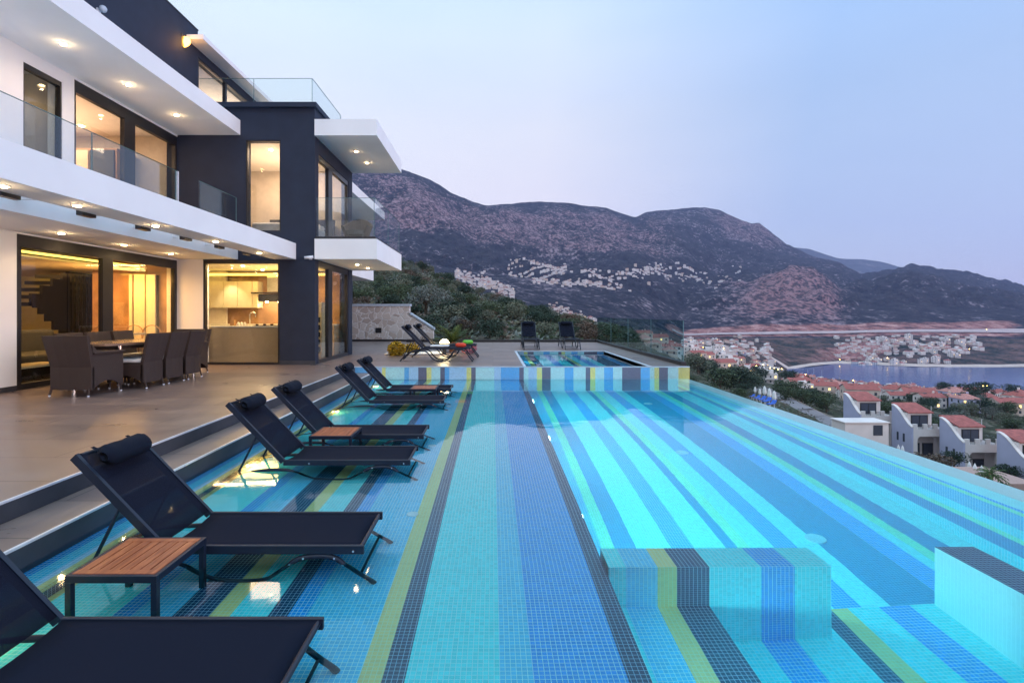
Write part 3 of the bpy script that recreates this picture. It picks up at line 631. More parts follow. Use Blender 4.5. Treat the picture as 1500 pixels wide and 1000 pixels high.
light('AREA', (-5.82, 12.17, 2.6), 26, (1, .62, .28), .1, (0, 0, 0), name='island_fill', sy=1.6).rotation_euler = (0, 0, R(90))  # added lamp inside the glass, only to front-light the island
light('SPOT', (-7.3, 13.95, 2.55), 30, (1, .78, .45), .05, (R(22), 0, 0), 70, 'cupboard_light')
# dining / living interior
a = MB(); a.box(-13.4, XF - .6, 5.0, 14.4, 2.36, 2.42, 0); 
hp(MB().box(-12.6, -8.3, 5.4, 14.0, 2.46, 2.50), 'ceiling_raft', M['ceil'])
hp(MB().box(-12.65, -8.25, 5.35, 5.40, 2.50, 2.56).box(-8.25, -8.20, 5.35, 14.0, 2.52, 2.56).box(-12.65, -12.60, 5.4, 14.0, 2.50, 2.56).box(-12.65, -8.25, 14.0, 14.05, 2.50, 2.56), 'cove_strip', M['cove'])
hp(MB().box(-12.0, -10.8, 14.3, 14.4, DK, 2.6), 'oak_wall', M['oak'])
cab = empty('tall_cabinet', (-8.1, 11.8, DK), 'tall cream cabinet with dark vertical gaps behind the dining room glass', 'cabinet')
for x0_, x1_ in ((-8.36, -8.29), (-8.25, -8.00), (-7.97, -7.76)):
    MB().box(x0_, x1_, 11.76, 11.80, DK + .01, 2.35).build('cabinet_door', M['cream'], cab, (-8.1, 11.8, DK))
MB().box(-8.37, -7.75, 11.801, 11.88, DK + .01, 2.34).build('cabinet_body', M['black'], cab, (-8.1, 11.8, DK))
st = empty('staircase', (-12, 11, DK), 'dark stepped staircase with vertical slats behind the large sliding glass', 'staircase')
SO = (-12, 11, DK)
MB().prism([(11.1, 1.72), (11.1, 1.89), (11.36, 1.89), (11.36, 2.08), (11.63, 2.08), (11.63, 2.25), (11.9, 2.25), (11.9, 2.40), (12.02, 2.40), (12.02, .9), (11.85, .9), (11.85, 1.08), (11.66, 1.08), (11.66, 1.28), (11.47, 1.28), (11.47, 1.44), (11.3, 1.44), (11.3, 1.58), (11.18, 1.58)][::-1], 'x', -10.06, -10.0).build('stepped_panel', M['black'], st, SO)
for i in range(7): MB().box(-10.06, -10.0, 12.05 + i * .12, 12.11 + i * .12, DK, 2.44).build('slat', M['black'], st, SO)
for i in range(5): MB().box(-10.9, -10.07, 11.1 + i * .27, 11.4 + i * .27, 1.62 + i * .17, 1.70 + i * .17).build('step', M['black'], st, SO)
sf = empty('sofa', (-8.9, 9.6, DK), 'dark sofa standing inside behind the sliding glass beside the dining set', 'sofa')
MB().box(-9.4, -8.5, 9.0, 11.0, DK + .1, DK + .42).build('seat', M['sofa'], sf, (-8.9, 9.6, DK), bevel=.05)
MB().box(-9.65, -9.4, 9.0, 11.0, DK + .1, DK + .85).build('backrest', M['sofa'], sf, (-8.9, 9.6, DK), bevel=.06)
for y in (8.75, 11.0): MB().box(-9.6, -8.5, y, y + .25, DK + .1, DK + .62).build('armrest', M['sofa'], sf, (-8.9, 9.6, DK), bevel=.05)
ct = empty('coffee_table', (-8.0, 8.8, DK), 'low pale coffee table inside the glass next to the sofa', 'coffee table')
MB().box(-8.3, -7.8, 8.3, 9.4, DK + .26, DK + .30).build('table_top', M['cream'], ct, (-8.0, 8.8, DK)); MB().box(-8.2, -7.9, 8.5, 9.2, DK + .01, DK + .26).build('base', M['black'], ct, (-8.0, 8.8, DK))
sconce = empty('wall_sconce', (-8.6, 12.2, 1.3), 'small up and down wall sconce glowing yellow near the window post', 'wall lamp')
MB().box(-9.25, -9.15, 11.95, 12.05, 1.18, 1.42).build('sconce_body', M['black'], sconce, (-8.6, 12.2, 1.3))
MB().box(-9.4, -9.0, 12.05, 12.10, DK, 2.4).build('backing_panel', M['warmwall'], sconce, (-8.6, 12.2, 1.3))
for s in (1, -1): light('SPOT', (-9.2, 11.95, 1.3 + s * .14), 6, (1, .7, .2), .02, (0 if s < 0 else math.pi, 0, 0), 60, 'sconce_light')
idt = empty('indoor_table', (-7.95, 11.1, DK), 'pale indoor dining table lit yellow behind the sliding door', 'table')
MB().box(-8.2, -7.72, 10.9, 11.4, DK + .72, DK + .76).build('table_top', M['cream'], idt, (-7.95, 11.1, DK)); MB().box(-8.0, -7.9, 11.1, 11.2, DK + .01, DK + .72).build('leg', M['black'], idt, (-7.95, 11.1, DK))
for i, (x, y) in enumerate(((-7.98, 10.6), (-7.75, 11.62), (-8.50, 11.1), (-8.15, 11.62))):
    ch = empty('round_back_chair', (x, y, DK), ('amber round backed chair on the near side of the indoor table', 'amber round backed chair behind the indoor table, nearer the kitchen', 'amber round backed chair at the sconce end of the indoor table', 'amber round backed chair behind the indoor table, nearer the sconce')[i], 'chair', 'chairs at the indoor table')
    MB().tube([(x + .22 * math.cos(t), y + .02 * math.sin(t), DK + .70 + .22 * math.sin(t)) for t in [j * math.pi / 8 for j in range(16)]], .012, 6, closed=True).build('backrest', M['oak'], ch, (x, y, DK))
    MB().box(x - .2, x + .2, y - .2, y + .2, DK + .43, DK + .46).build('seat', M['oak'], ch, (x, y, DK))
    for dx in (-.17, .17):
        for dy in (-.17, .17): MB().tube([(x + dx, y + dy, DK + .01), (x + dx, y + dy, DK + .43)], .012, 6).build('leg', M['oak'], ch, (x, y, DK))
light('AREA', (-10.5, 9.5, 1.8), 14, (1.0, 0.48, 0.13), 2, (math.pi, 0, 0), name='living_ceiling_fill')  # added fill without a fitting, aimed at the living room ceiling
light('AREA', (-8.3, 10.9, 1.8), 12, (1.0, 0.44, 0.10), 1, (math.pi, 0, 0), name='dining_ceiling_fill')  # added fill above eye level, brightens the dining ceiling
light('AREA', (-10.2, 10.2, 2.40), 75, (1.0, 0.50, 0.16), 3.0, (0, 0, 0), name='living_light', sy=5.0)
light('AREA', (-8.2, 10.9, 2.40), 60, (1.0, 0.48, 0.13), 1.0, (0, 0, 0), name='dining_light')
# bedroom + upper living
light('AREA', (-5.6, 13.4, 4.3), 34, (1.0, 0.64, 0.42), 1.2, (math.pi, 0, 0), name='bedroom_ceiling_fill')  # unseen fill lamp added to lift the bedroom ceiling
light('AREA', (-5.6, 13.3, 5.5), 60, (1.0, 0.68, 0.48), 1.5, (0, 0, 0), name='bedroom_light')
for x, y in ((-5.55, 12.8), (-5.3, 13.8), (-5.0, 13.2)): hp(MB().tube([(x, y, 5.53), (x, y, 5.545)], .045, 12), 'ceiling_spot', M['lampglow'])
bd = empty('bed', (-5.2, 13.6, 3.2), 'white bed with grey headboard in the lit upstairs corner room', 'bed')
MB().box(-6.0, -4.6, 12.7, 14.4, 3.25, 3.72).build('mattress', M['bed'], bd, (-5.2, 13.6, 3.2), bevel=.05); MB().box(-6.3, -4.5, 14.45, 14.6, 3.2, 4.1).build('headboard', M['sofa'], bd, (-5.2, 13.6, 3.2))
MB().box(-5.9, -5.3, 13.9, 14.35, 3.73, 3.88).build('pillow', M['bed'], bd, (-5.2, 13.6, 3.2), bevel=.05); MB().box(-5.2, -4.7, 13.9, 14.35, 3.73, 3.88).build('pillow', M['bed'], bd, (-5.2, 13.6, 3.2), bevel=.05)
light('AREA', (-9.4, 10.1, 4.2), 60, (1.0, 0.58, 0.36), 1.8, (math.pi, 0, 0), name='upper_ceiling_fill')  # added up-facing fill for the upper room ceiling, no lamp there
light('AREA', (-9.6, 10.2, 5.5), 80, (1.0, 0.62, 0.40), 2.5, (0, 0, 0), name='upper_light', sy=2)
for x, y in ((-8.2, 9.6), (-9.5, 10.8), (-8.4, 8.4), (-9.0, 11.2)): hp(MB().tube([(x, y, 5.54), (x, y, 5.555)], .045, 12), 'ceiling_spot', M['lampglow'])
light('AREA', (-8.8, 16, 6.8), 50, (1.0, 0.66, 0.5), 2, (math.pi, 0, 0), name='penthouse_ceiling_fill')  # unseen penthouse fill, added to light its ceiling from below
light('AREA', (-9.6, 16.5, 7.9), 60, (1.0, 0.7, 0.5), 2.5, (0, 0, 0), name='penthouse_light', sy=4)
MB()
hp(MB().box(-12.9, XF - .27, 8.76, 8.86, 3.08, 5.55), 'room_partition', M['warmwall'])
light('SPOT', (-8.0, 8.3, 5.5), 10, WARM, .03, (0, 0, 0), 120, 'ceiling_spot_light')
wd = empty('wardrobe', (-9.4, 11.5, 3.08), 'dark wardrobe with grey doors behind the upper balcony glass', 'wardrobe'); WO_ = (-9.4, 11.5, 3.08)
MB().box(-10.6, -8.3, 11.3, 11.85, 3.09, 5.1).build('wardrobe_body', M['oak'], wd, WO_)
for i in range(4): MB().box(-10.58 + i * .57, -10.05 + i * .57, 11.26, 11.295, 3.12, 5.05).build('door', M['sofa' if i % 2 else 'taupe'], wd, WO_)
cu = empty('curtain', (-7.75, 9.2, 3.08), 'pale curtain gathered inside the upper balcony door', 'curtain')
a = MB(); n_ = 24
for i in range(n_):
    y0 = 9.0 + .32 * i / n_; y1 = 9.0 + .32 * (i + 1) / n_; x0 = -7.75 + .03 * math.sin(i * 1.6); x1 = -7.75 + .03 * math.sin((i + 1) * 1.6)
    a.quad((x0, y0, 3.1), (x1, y1, 3.1), (x1, y1, 5.4), (x0, y0, 5.4))
a.build('drape', M['bed'], cu, (-7.75, 9.2, 3.08))
# balcony chair
def tubchair(loc, label):
    r = empty('balcony_chair', loc, label, 'armchair')
    a = MB(); n = 14
    for i in range(n):
        t0 = R(-35) + R(250) * i / n; t1 = R(-35) + R(250) * (i + 1) / n
        h = lambda t: .42 + .26 * max(0, math.sin(t)) ** 1.5
        a.add([(.30 * math.cos(t0), .30 * math.sin(t0), .18), (.30 * math.cos(t1), .30 * math.sin(t1), .18), (.40 * math.cos(t1), .38 * math.sin(t1), h(t1)), (.40 * math.cos(t0), .38 * math.sin(t0), h(t0)),
               (.26 * math.cos(t0), .26 * math.sin(t0), .18), (.26 * math.cos(t1), .26 * math.sin(t1), .18), (.36 * math.cos(t1), .34 * math.sin(t1), h(t1)), (.36 * math.cos(t0), .34 * math.sin(t0), h(t0))],
              [(0, 1, 2, 3), (5, 4, 7, 6), (3, 2, 6, 7)])
    a.build('shell', M['wicker'], r)
    MB().tube([(0, 0, .20), (0, 0, .30)], .27, 16).build('seat_cushion', M['sofa'], r)
    for dx in (-.2, .2):
        for dy in (-.2, .2): MB().tube([(dx, dy, 0), (dx * .9, dy * .9, .2)], .014, 6).build('leg', M['frame'], r)
    return r
tubchair((-3.45, 13.0, 3.235), 'dark wicker tub armchair behind the glass of the upper side balcony')

# ------------------------------------------------------------------ loungers
WL = 0.52; LS = 1.15; BL = 0.74; BA = R(46)
def make_lounger():
    r = empty('sun_lounger', (0, 0, 0), 'x', 'sun lounger', 'navy sling sun loungers')
    # local: x 0 (hinge) .. LS (foot); y 0..WL ; z 0 = floor, seat at .35
    zs = .35; hw = 0.0
    def sag(u): return -.012 * math.sin(math.pi * u)
    # seat sling
    a = MB(); nx, ny = 10, 8; vs = []
    for i in range(nx + 1):
        for j in range(ny + 1):
            u = i / nx; v = j / ny
            x = LS * u + (0.0 if i < nx else -.035 * math.sin(math.pi * v))
            vs.append((x, .02 + (WL - .04) * v, zs - .018 * math.sin(math.pi * v)))
    fs = [(i * (ny + 1) + j, (i + 1) * (ny + 1) + j, (i + 1) * (ny + 1) + j + 1, i * (ny + 1) + j + 1) for i in range(nx) for j in range(ny)]
    o = a.add(vs, fs).build('seat', M['sling2'], r, smooth=True); s = o.modifiers.new('t', 'SOLIDIFY'); s.thickness = .003
    ca, sa = math.cos(BA), math.sin(BA)
    def B(d, y, n=0): return (-.01 - ca * d - sa * n, y, zs + .0 + sa * d - ca * n)
    a = MB(); vs = []
    for i in range(nx + 1):
        for j in range(ny + 1):
            u = i / nx; v = j / ny
            vs.append(B(.02 + (BL - .02) * u - (0 if i < nx else .03 * math.sin(math.pi * v)), .02 + (WL - .04) * v, .016 * math.sin(math.pi * v)))
    o = a.add(vs, fs).build('backrest', M['sling'], r, smooth=True); s = o.modifiers.new('t', 'SOLIDIFY'); s.thickness = .003
    # side rails
    for y0 in (0.0, WL - .022):
        MB().box(-.02, LS, y0, y0 + .022, zs - .045, zs + .006).build('side_rail', M['lmetal'], r, bevel=.004)
        b = MB(); c = []
        for d in (0, BL):
            for yy in (y0, y0 + .022):
                c += [B(d, yy, -.006), B(d, yy, .042)]
        b.add(c, [(0, 1, 3, 2), (4, 6, 7, 5), (0, 2, 6, 4), (1, 5, 7, 3), (0, 4, 5, 1), (2, 3, 7, 6)]); b.build('back_rail', M['lmetal'], r)
        yt = y0 + .011
        # continuous S-bend tube: rear foot, up to the frame, dip to the floor, up, front foot
        def spl(pts, k=6):
            out = []
            for i in range(len(pts) - 1):
                p0 = Vector(pts[max(i - 1, 0)]); p1 = Vector(pts[i]); p2 = Vector(pts[i + 1]); p3 = Vector(pts[min(i + 2, len(pts) - 1)])
                for q in range(k):
                    t = q / k
                    out.append(.5 * ((2 * p1) + (-p0 + p2) * t + (2 * p0 - 5 * p1 + 4 * p2 - p3) * t * t + (-p0 + 3 * p1 - 3 * p2 + p3) * t ** 3))
            out.append(Vector(pts[-1])); return out
        MB().tube(spl([(-.58, yt, .015), (-.50, yt, .10), (-.36, yt, .22), (-.22, yt, .255), (.0, yt, .262), (.10, yt, .22), (.18, yt, .12), (.28, yt, .04), (.42, yt, .015), (.58, yt, .045), (.66, yt, .15), (.74, yt, .26), (.86, yt, .29), (.98, yt, .28), (1.05, yt, .22), (1.12, yt, .12), (1.20, yt, .02)]), .0155, 8).build('leg_tube', M['lmetal'], r, smooth=True)
        for x, z in ((.22, .325), (.72, .245), (.80, .283), (.98, .283), (1.03, .235), (1.09, .325), (.12, .20)):
            sgn = -1 if y0 == 0 else 1
            MB().tube([(x, yt + sgn * .010, z), (x, yt + sgn * .0165, z)], .0065, 8).build('rivet', M['rivet'], r)
        MB().tube([B(.34, yt, .03), (-.50, yt, .11)], .010, 6).build('back_strut', M['lmetal'], r)
        MB().tube([(1.19, yt, .03), (1.21, yt, .0)], .017, 8).build('foot_cap', M['frame'], r)
    MB().tube([(1.13, .01, .11), (1.13, WL - .01, .11)], .009, 6).build('cross_bar', M['lmetal'], r)
    MB().tube([(-.50, .01, .11), (-.50, WL - .01, .11)], .009, 6).build('cross_bar', M['lmetal'], r)
    MB().tube([(LS - .02, .01, zs - .012), (LS - .02, WL - .01, zs - .012)], .013, 8).build('end_bar', M['lmetal'], r)
    MB().tube([B(BL - .01, .01, .012), B(BL - .01, WL - .01, .012)], .013, 8).build('end_bar', M['lmetal'], r)
    # bolster pillow, soft ends
    a = MB(); n = 14; vs = []; fs = []; ny = 16
    for j in range(ny + 1):
        v = j / ny; y = .07 + (WL - .14) * v
        e = min(1, (1 - abs(2 * v - 1)) * 5) ** .5
        for i in range(n):
            t = 2 * math.pi * i / n
            rr = .055 * (.45 + .55 * e) * (1 + .06 * math.sin(v * 23 + i) * (1 - e * .7) + .03 * math.sin(v * 9 + i * 2))
            p = B(BL - .10 + 1.25 * rr * math.cos(t), y, -.060 + .9 * rr * math.sin(t)); vs.append(p)
    for j in range(ny):
        for i in range(n): fs.append((j * n + i, j * n + (i + 1) % n, (j + 1) * n + (i + 1) % n, (j + 1) * n + i))
    fs += [tuple(range(n)), tuple(ny * n + i for i in range(n - 1, -1, -1))]
    pl = a.add(vs, fs).build('pillow', M['pillow'], r, smooth=True)
    q = MB()
    for yy in (.10, WL - .13):
        q.add([B(BL + .006, yy, -.018), B(BL + .006, yy + .03, -.018), B(BL - .10, yy + .03, -.055), B(BL - .10, yy, -.055)], [(0, 1, 2, 3)])
    q.build('strap', M['pillow'], pl)
    return r
proto = make_lounger()
HX = -0.75 - LS
spots = [((HX, 1.76, ZS), 0, 'nearest navy sling lounger cut by the bottom edge, standing in the shallow pool water'),
         ((HX, 2.97, ZS), 0, 'second navy lounger from the camera, behind the nearest teak side table in the water'),
         ((HX - .01, 4.71, ZS), 0, 'third navy lounger in the pool row, standing before the middle teak table'),
         ((HX - .02, 5.70, ZS), 0, 'fourth navy lounger in the pool row, just beyond the middle teak table'),
         ((HX - .01, 7.96, ZS), 0, 'fifth navy lounger in the pool row, in front of the farthest teak table'),
         ((HX, 9.20, ZS), 0, 'farthest navy lounger standing in the pool water by the striped end wall'),
         ((-1.70, 12.55, DK), 0, 'front one of the paired navy loungers on the terrace, with white towel and red roll'),
         ((-1.60, 13.75, DK), 0, 'rear one of the paired navy loungers on the terrace, with the lime roll'),
         ((1.53, 17.95, DK), R(-90), 'navy lounger facing the spa, the one nearer the glowing globe lamp'),
         ((2.88, 17.95, DK), R(-90), 'navy lounger facing the spa, the one nearer the glass balustrade')]
for i, (loc, rz, lab) in enumerate(spots):
    o = proto if i == 0 else copy_tree(proto)
    o.location = (loc[0], loc[1], loc[2]); o.rotation_euler = (0, 0, rz); o['label'] = lab
    if rz: o.location = (loc[0] - WL, loc[1], loc[2])
# tables
def make_table():
    r = empty('side_table', (0, 0, 0), 'x', 'side table', 'teak topped side tables in the pool')
    W, D, H = .45, .44, .42
    a = MB(); a.box(.022, W - .022, .022, .062, H - .018, H + .002); a.box(.022, W - .022, D - .062, D - .022, H - .018, H + .002)
    n = 8; w = (W - .044) / n
    for i in range(n): a.box(.022 + i * w + .0032, .022 + (i + 1) * w - .0032, .0645, D - .0645, H - .018, H + .001)
    a.build('table_top', M['teak'], r)
    a = MB(); a.box(0, W, 0, .022, H - .035, H); a.box(0, W, D - .022, D, H - .035, H); a.box(0, .022, .022, D - .022, H - .035, H); a.box(W - .022, W, .022, D - .022, H - .035, H); a.build('frame', M['lmetal'], r, bevel=.002)
    for x in (0, W - .030):
        for y in (0, D - .030): MB().box(x + .001, x + .029, y + .001, y + .029, 0, H - .0355).build('leg', M['lmetal'], r)
    return r
tp_ = make_table()
for i, (loc, lab) in enumerate((((-2.093, 2.50, ZS), 'largest teak topped side table, between the two nearest loungers in the pool'), ((-1.93, 5.36, ZS), 'middle teak topped side table between the third and fourth pool loungers'), ((-1.42, 8.72, ZS), 'farthest teak topped side table, overlapping the last two pool loungers'))):
    o = tp_ if i == 0 else copy_tree(tp_); o.location = loc; o['label'] = lab
# towels on the deck loungers
tw = MB().box(-1.55, -1.10, 12.62, 12.98, DK + .365, DK + .395); tag(tw.build('towel', M['towel'], bevel=.01), 'folded white towel lying on the front terrace lounger', 'towel')
rr = MB().tube([(-.92, 12.60, DK + .41), (-.88, 12.60, DK + .41), (-.72, 12.60, DK + .41), (-.66, 12.60, DK + .41)], [.03, .055, .055, .03], 12); tag(rr.build('towel_roll', M['red'], smooth=True), 'bright red towel roll at the foot of the front terrace lounger', 'towel')
rr = MB().tube([(-.82, 13.9, DK + .41), (-.78, 13.9, DK + .41), (-.58, 13.9, DK + .41), (-.54, 13.9, DK + .41)], [.03, .055, .055, .03], 12); tag(rr.build('towel_roll', M['lime'], smooth=True), 'lime green towel roll at the foot of the rear terrace lounger', 'towel')
# ------------------------------------------------------------------ outdoor dining set
def make_chair(arm):
    r = empty('wicker_armchair' if arm else 'wicker_dining_chair', (0, 0, 0), 'x', 'armchair' if arm else 'dining chair', 'wicker chairs at the terrace table')
    W = .62 if arm else .46; D = .60
    # faces +y ; back at y = 0
    def flare(z): return 1 + .10 * max(0, (z - .45)) / .45
    a = MB(); rows = []; zz = [.10, .2, .42, .6, .75, .87]
    for z in zz:
        yb = .03 - .11 * max(0, (z - .42)) / .45; w = W / 2 * flare(z)
        rows.append([(-w, yb - .0, z), (-w * .5, yb - .02, z), (0, yb - .028, z), (w * .5, yb - .02, z), (w, yb, z), (w, yb + .05, z), (w * .5, yb + .03, z), (0, yb + .022, z), (-w * .5, yb + .03, z), (-w, yb + .05, z)])
    vs = [p for rw in rows for p in rw]; n = 10; fs = []
    for i in range(len(zz) - 1):
        for j in range(n): fs.append((i * n + j, i * n + (j + 1) % n, (i + 1) * n + (j + 1) % n, (i + 1) * n + j))
    fs.append(tuple(range(n - 1, -1, -1))); fs.append(tuple((len(zz) - 1) * n + j for j in range(n)))
    a.add(vs, fs).build('backrest', M['wicker'], r, smooth=False)
    # skirted seat base with arched lower edge
    for s in (-1, 1):
        x = s * (W / 2 - .012)
        poly = [(.05, .10)] + [(.08 + (D - .13) * t, .12 + .09 * math.sin(math.pi * t)) for t in [i / 8 for i in range(9)]] + [(D, .10), (D, .38 if not arm else .60)]
        if arm: poly += [(D - .25, .62), (.12, .66), (.05, .74)]
        else: poly += [(.05, .38)]
        MB().prism(poly, 'x', x - .012, x + .012).build('side_panel', M['wicker'], r)
        if arm: MB().box(x - .035, x + .035, .06, D + .02, .60, .635).build('armrest', M['wicker'], r, bevel=.01)
    poly = [(-W / 2 + .01, .11)] + [(-W / 2 + .04 + (W - .08) * t, .14 + .09 * math.sin(math.pi * t)) for t in [i / 8 for i in range(9)]] + [(W / 2 - .01, .11), (W / 2 - .01, .40), (-W / 2 + .01, .40)]
    MB().prism(poly, 'y', D - .02, D).build('front_panel', M['wicker'], r)
    MB().box(-W / 2 + .012, W / 2 - .012, .07, D, .38, .41).build('seat', M['wicker'], r)
    MB().box(-W / 2 + .02, W / 2 - .02, .07, D + .01, .412, .462).build('cushion', M['towel'], r, bevel=.015)
    for x in (-W / 2 + .03, W / 2 - .03):
        for y in (.03, D - .03):
            l = MB().tube([(x * 1.04, y + (-.03 if y < .1 else .01), .02), (x, y, .14)], .014, 8).build('leg', M['wicker'], r)
            MB().ball((x * 1.04, y + (-.03 if y < .1 else .01), .017), .017, 0, 8, 6).build('foot_cap', M['nosing'], l)
    return r
ac = make_chair(True); ac.location = (-5.98, 7.22, DK); ac.rotation_euler = (0, 0, R(-4)); ac['label'] = 'wicker armchair at the near head of the terrace table, its back to the camera'
a2 = copy_tree(ac); a2.location = (-6.02, 10.25, DK); a2.rotation_euler = (0, 0, math.pi + R(6)); a2['label'] = 'wicker armchair at the far head of the terrace table by the kitchen wall'
dc = make_chair(False)
dl = ['nearest', 'middle', 'farthest']
for i in range(3):
    o = dc if i == 0 else copy_tree(dc); o.location = (-5.42, 8.22 + i * .55, DK); o.rotation_euler = (0, 0, R(90)); o['label'] = dl[i] + ' of the three armless wicker chairs on the pool side of the table'
for i in range(3):
    o = copy_tree(dc); o.location = (-6.70, 8.15 + i * .58, DK); o.rotation_euler = (0, 0, R(-90)); o['label'] = dl[i] + ' of the three armless wicker chairs on the glass side of the table'
tb = empty('terrace_table', (-6.05, 8.7, DK), 'long oval topped brown table on steel legs set under the balcony', 'dining table')
a = MB(); n = 40; poly = []
for i in range(n):
    t = 2 * math.pi * i / n; c_, s_ = math.cos(t), math.sin(t)
    poly.append((-6.05 + .44 * (abs(c_) ** .45) * (1 if c_ > 0 else -1), 8.75 + 1.15 * (abs(s_) ** .7) * (1 if s_ > 0 else -1)))
a.prism(poly, 'z', .965, 1.0); a.build('table_top', plain('table_wood', (0.20, 0.13, 0.09), 0.22, var=.1, scale=3), tb, (-6.05, 8.7, DK))
MB().box(-6.35, -5.75, 7.85, 9.65, .90, .964).build('apron', M['wicker'], tb, (-6.05, 8.7, DK))
for x in (-6.38, -5.68):
    for y in (7.80, 9.70): MB().tube([(x, y, DK), (x, y, .964)], .02, 10).build('leg', M['chrome'], tb, (-6.05, 8.7, DK))
# ------------------------------------------------------------------ plants, globe lamp, stone wall
gb = empty('globe_lamp', (-1.42, 15.0, DK), 'white glowing globe lamp on the terrace behind the paired loungers', 'globe lamp')
MB().ball((0, 0, .30), .14, 0, 20, 14).build('globe', M['globe'], gb, smooth=True); MB().tube([(0, 0, 0), (0, 0, .15)], .06, 12).build('base', M['frame'], gb)
light('POINT', (-1.42, 14.7, DK + .55), 10, (1, .75, .35), .15, name='globe_light')
bedp = tag(MB().box(-3.1, -1.5, 14.6, 15.6, DK + .001, DK + .05).build('planting_bed', M['towel'], bevel=.02), 'white pebble planting bed edged on the terrace behind the loungers', 'planting bed')
def leaves(mb, c, r, n, s, sc=(1, 1, .8), m=0, up=0.0):
    for i in range(n):
        while True:
            p = Vector((random.uniform(-1, 1), random.uniform(-1, 1), random.uniform(-1, 1)))
            if .12 < p.length < 1: break
        p = p * (p.length ** -.35)
        q = Vector((c[0] + p.x * r * sc[0], c[1] + p.y * r * sc[1], c[2] + p.z * r * sc[2]))
        d = Vector((random.gauss(0, 1), random.gauss(0, 1), random.gauss(0, .6) + up)).normalized(); e = d.cross(Vector((random.gauss(0, 1), random.gauss(0, 1), random.gauss(0, 1)))).normalized()
        l = s * random.uniform(.6, 1.4); w = l * .42
        mb.add([q - d * l, q + e * w, q + d * l, q - e * w], [(0, 1, 2, 3)], m)
def plant(name, loc, r, mat, label, n=500, s=.05, sc=(1, 1, .8)):
    e = empty(name, loc, label, 'plant'); a = MB(); leaves(a, (0, 0, r * .7), r, n, s, sc); a.build('foliage', mat, e)
    b = MB()
    for i in range(4): b.tube([(0, 0, 0), (random.uniform(-.3, .3) * r, random.uniform(-.3, .3) * r, r * .8)], [.015, .006], 5)
    b.build('stem', M['bark'], e); return e
plant('shrub', (-2.72, 14.5, DK), .26, M['yleaf'], 'bushy yellow leaved plant at the end of the pebble bed by the loungers', 700, .05)
plant('shrub', (-2.35, 14.9, DK), .22, M['yleaf'], 'smaller yellow plant seen through the lounger backs', 400, .05)
plant('flowering_plant', (-.72, 15.2, DK), .24, M['flower'], 'pink and orange flowering plant by the foot of the rear lounger', 500, .045)
pm = empty('sago_palm', (-1.25, 16.0, DK), 'spiky dark green sago palm spreading behind the glowing globe lamp', 'palm')
a = MB()
for k in range(46):
    az = random.uniform(0, 6.28); el = random.uniform(.1, 1.25); ln = random.uniform(.7, .95); pts = []
    for i in range(9):
        t = i / 8; rr_ = ln * t * math.cos(el * (1 - .35 * t)); z = ln * t * math.sin(el) - .30 * ln * t * t
        pts.append(Vector((rr_ * math.cos(az), rr_ * math.sin(az), .28 + z)))
    sd = Vector((-math.sin(az), math.cos(az), 0))
    for i in range(1, 9):
        for s in (-1, 1):
            w = .13 * math.sin(math.pi * min(1, (i + .5) / 9.5)) + .02; d = (pts[i] - pts[i - 1])
            a.add([pts[i - 1], pts[i - 1] + d * .4, pts[i - 1] + sd * s * w + d * 1.1 + Vector((0, 0, .02))], [(0, 1, 2)])
            m_ = (pts[i - 1] + pts[i]) / 2
            a.add([m_, m_ + d * .4, m_ + sd * s * w + d * 1.1 + Vector((0, 0, .02))], [(0, 1, 2)])
a.build('fronds', M['pleaf'], pm); MB().tube([(0, 0, 0), (0, 0, .32)], [.12, .10], 10).build('trunk', M['palmbark'], pm)
sw = empty('stone_wall', (-6, 22.6, DK), 'pale rubble stone retaining wall with white capping at the back of the terrace', 'stone wall'); SWO = (-6, 22.6, DK)
MB().box(-10, -3.65, 22.3, 22.7, -.3, 1.78).prism([(-3.65, -.3), (-2.6, -.3), (-2.6, .75), (-3.65, 1.42)], 'y', 22.3, 22.65).build('wall_body', M['rubble'], sw, SWO)
MB().box(-10, -3.60, 22.25, 22.75, 1.78, 1.88).prism([(-3.60, 1.42), (-2.55, .75), (-2.55, .83), (-3.60, 1.50)], 'y', 22.26, 22.7).build('capping', M['coping'], sw, SWO)
MB().box(-5.1, -4.85, 22.27, 22.299, .62, .84).build('wall_niche', M['frame'], sw, SWO)
tag(MB().box(-10, -3.0, 22.0, 22.28, DK, DK + .07).build('edging', M['frame']), 'thin dark edging strip at the foot of the stone wall', 'edging')

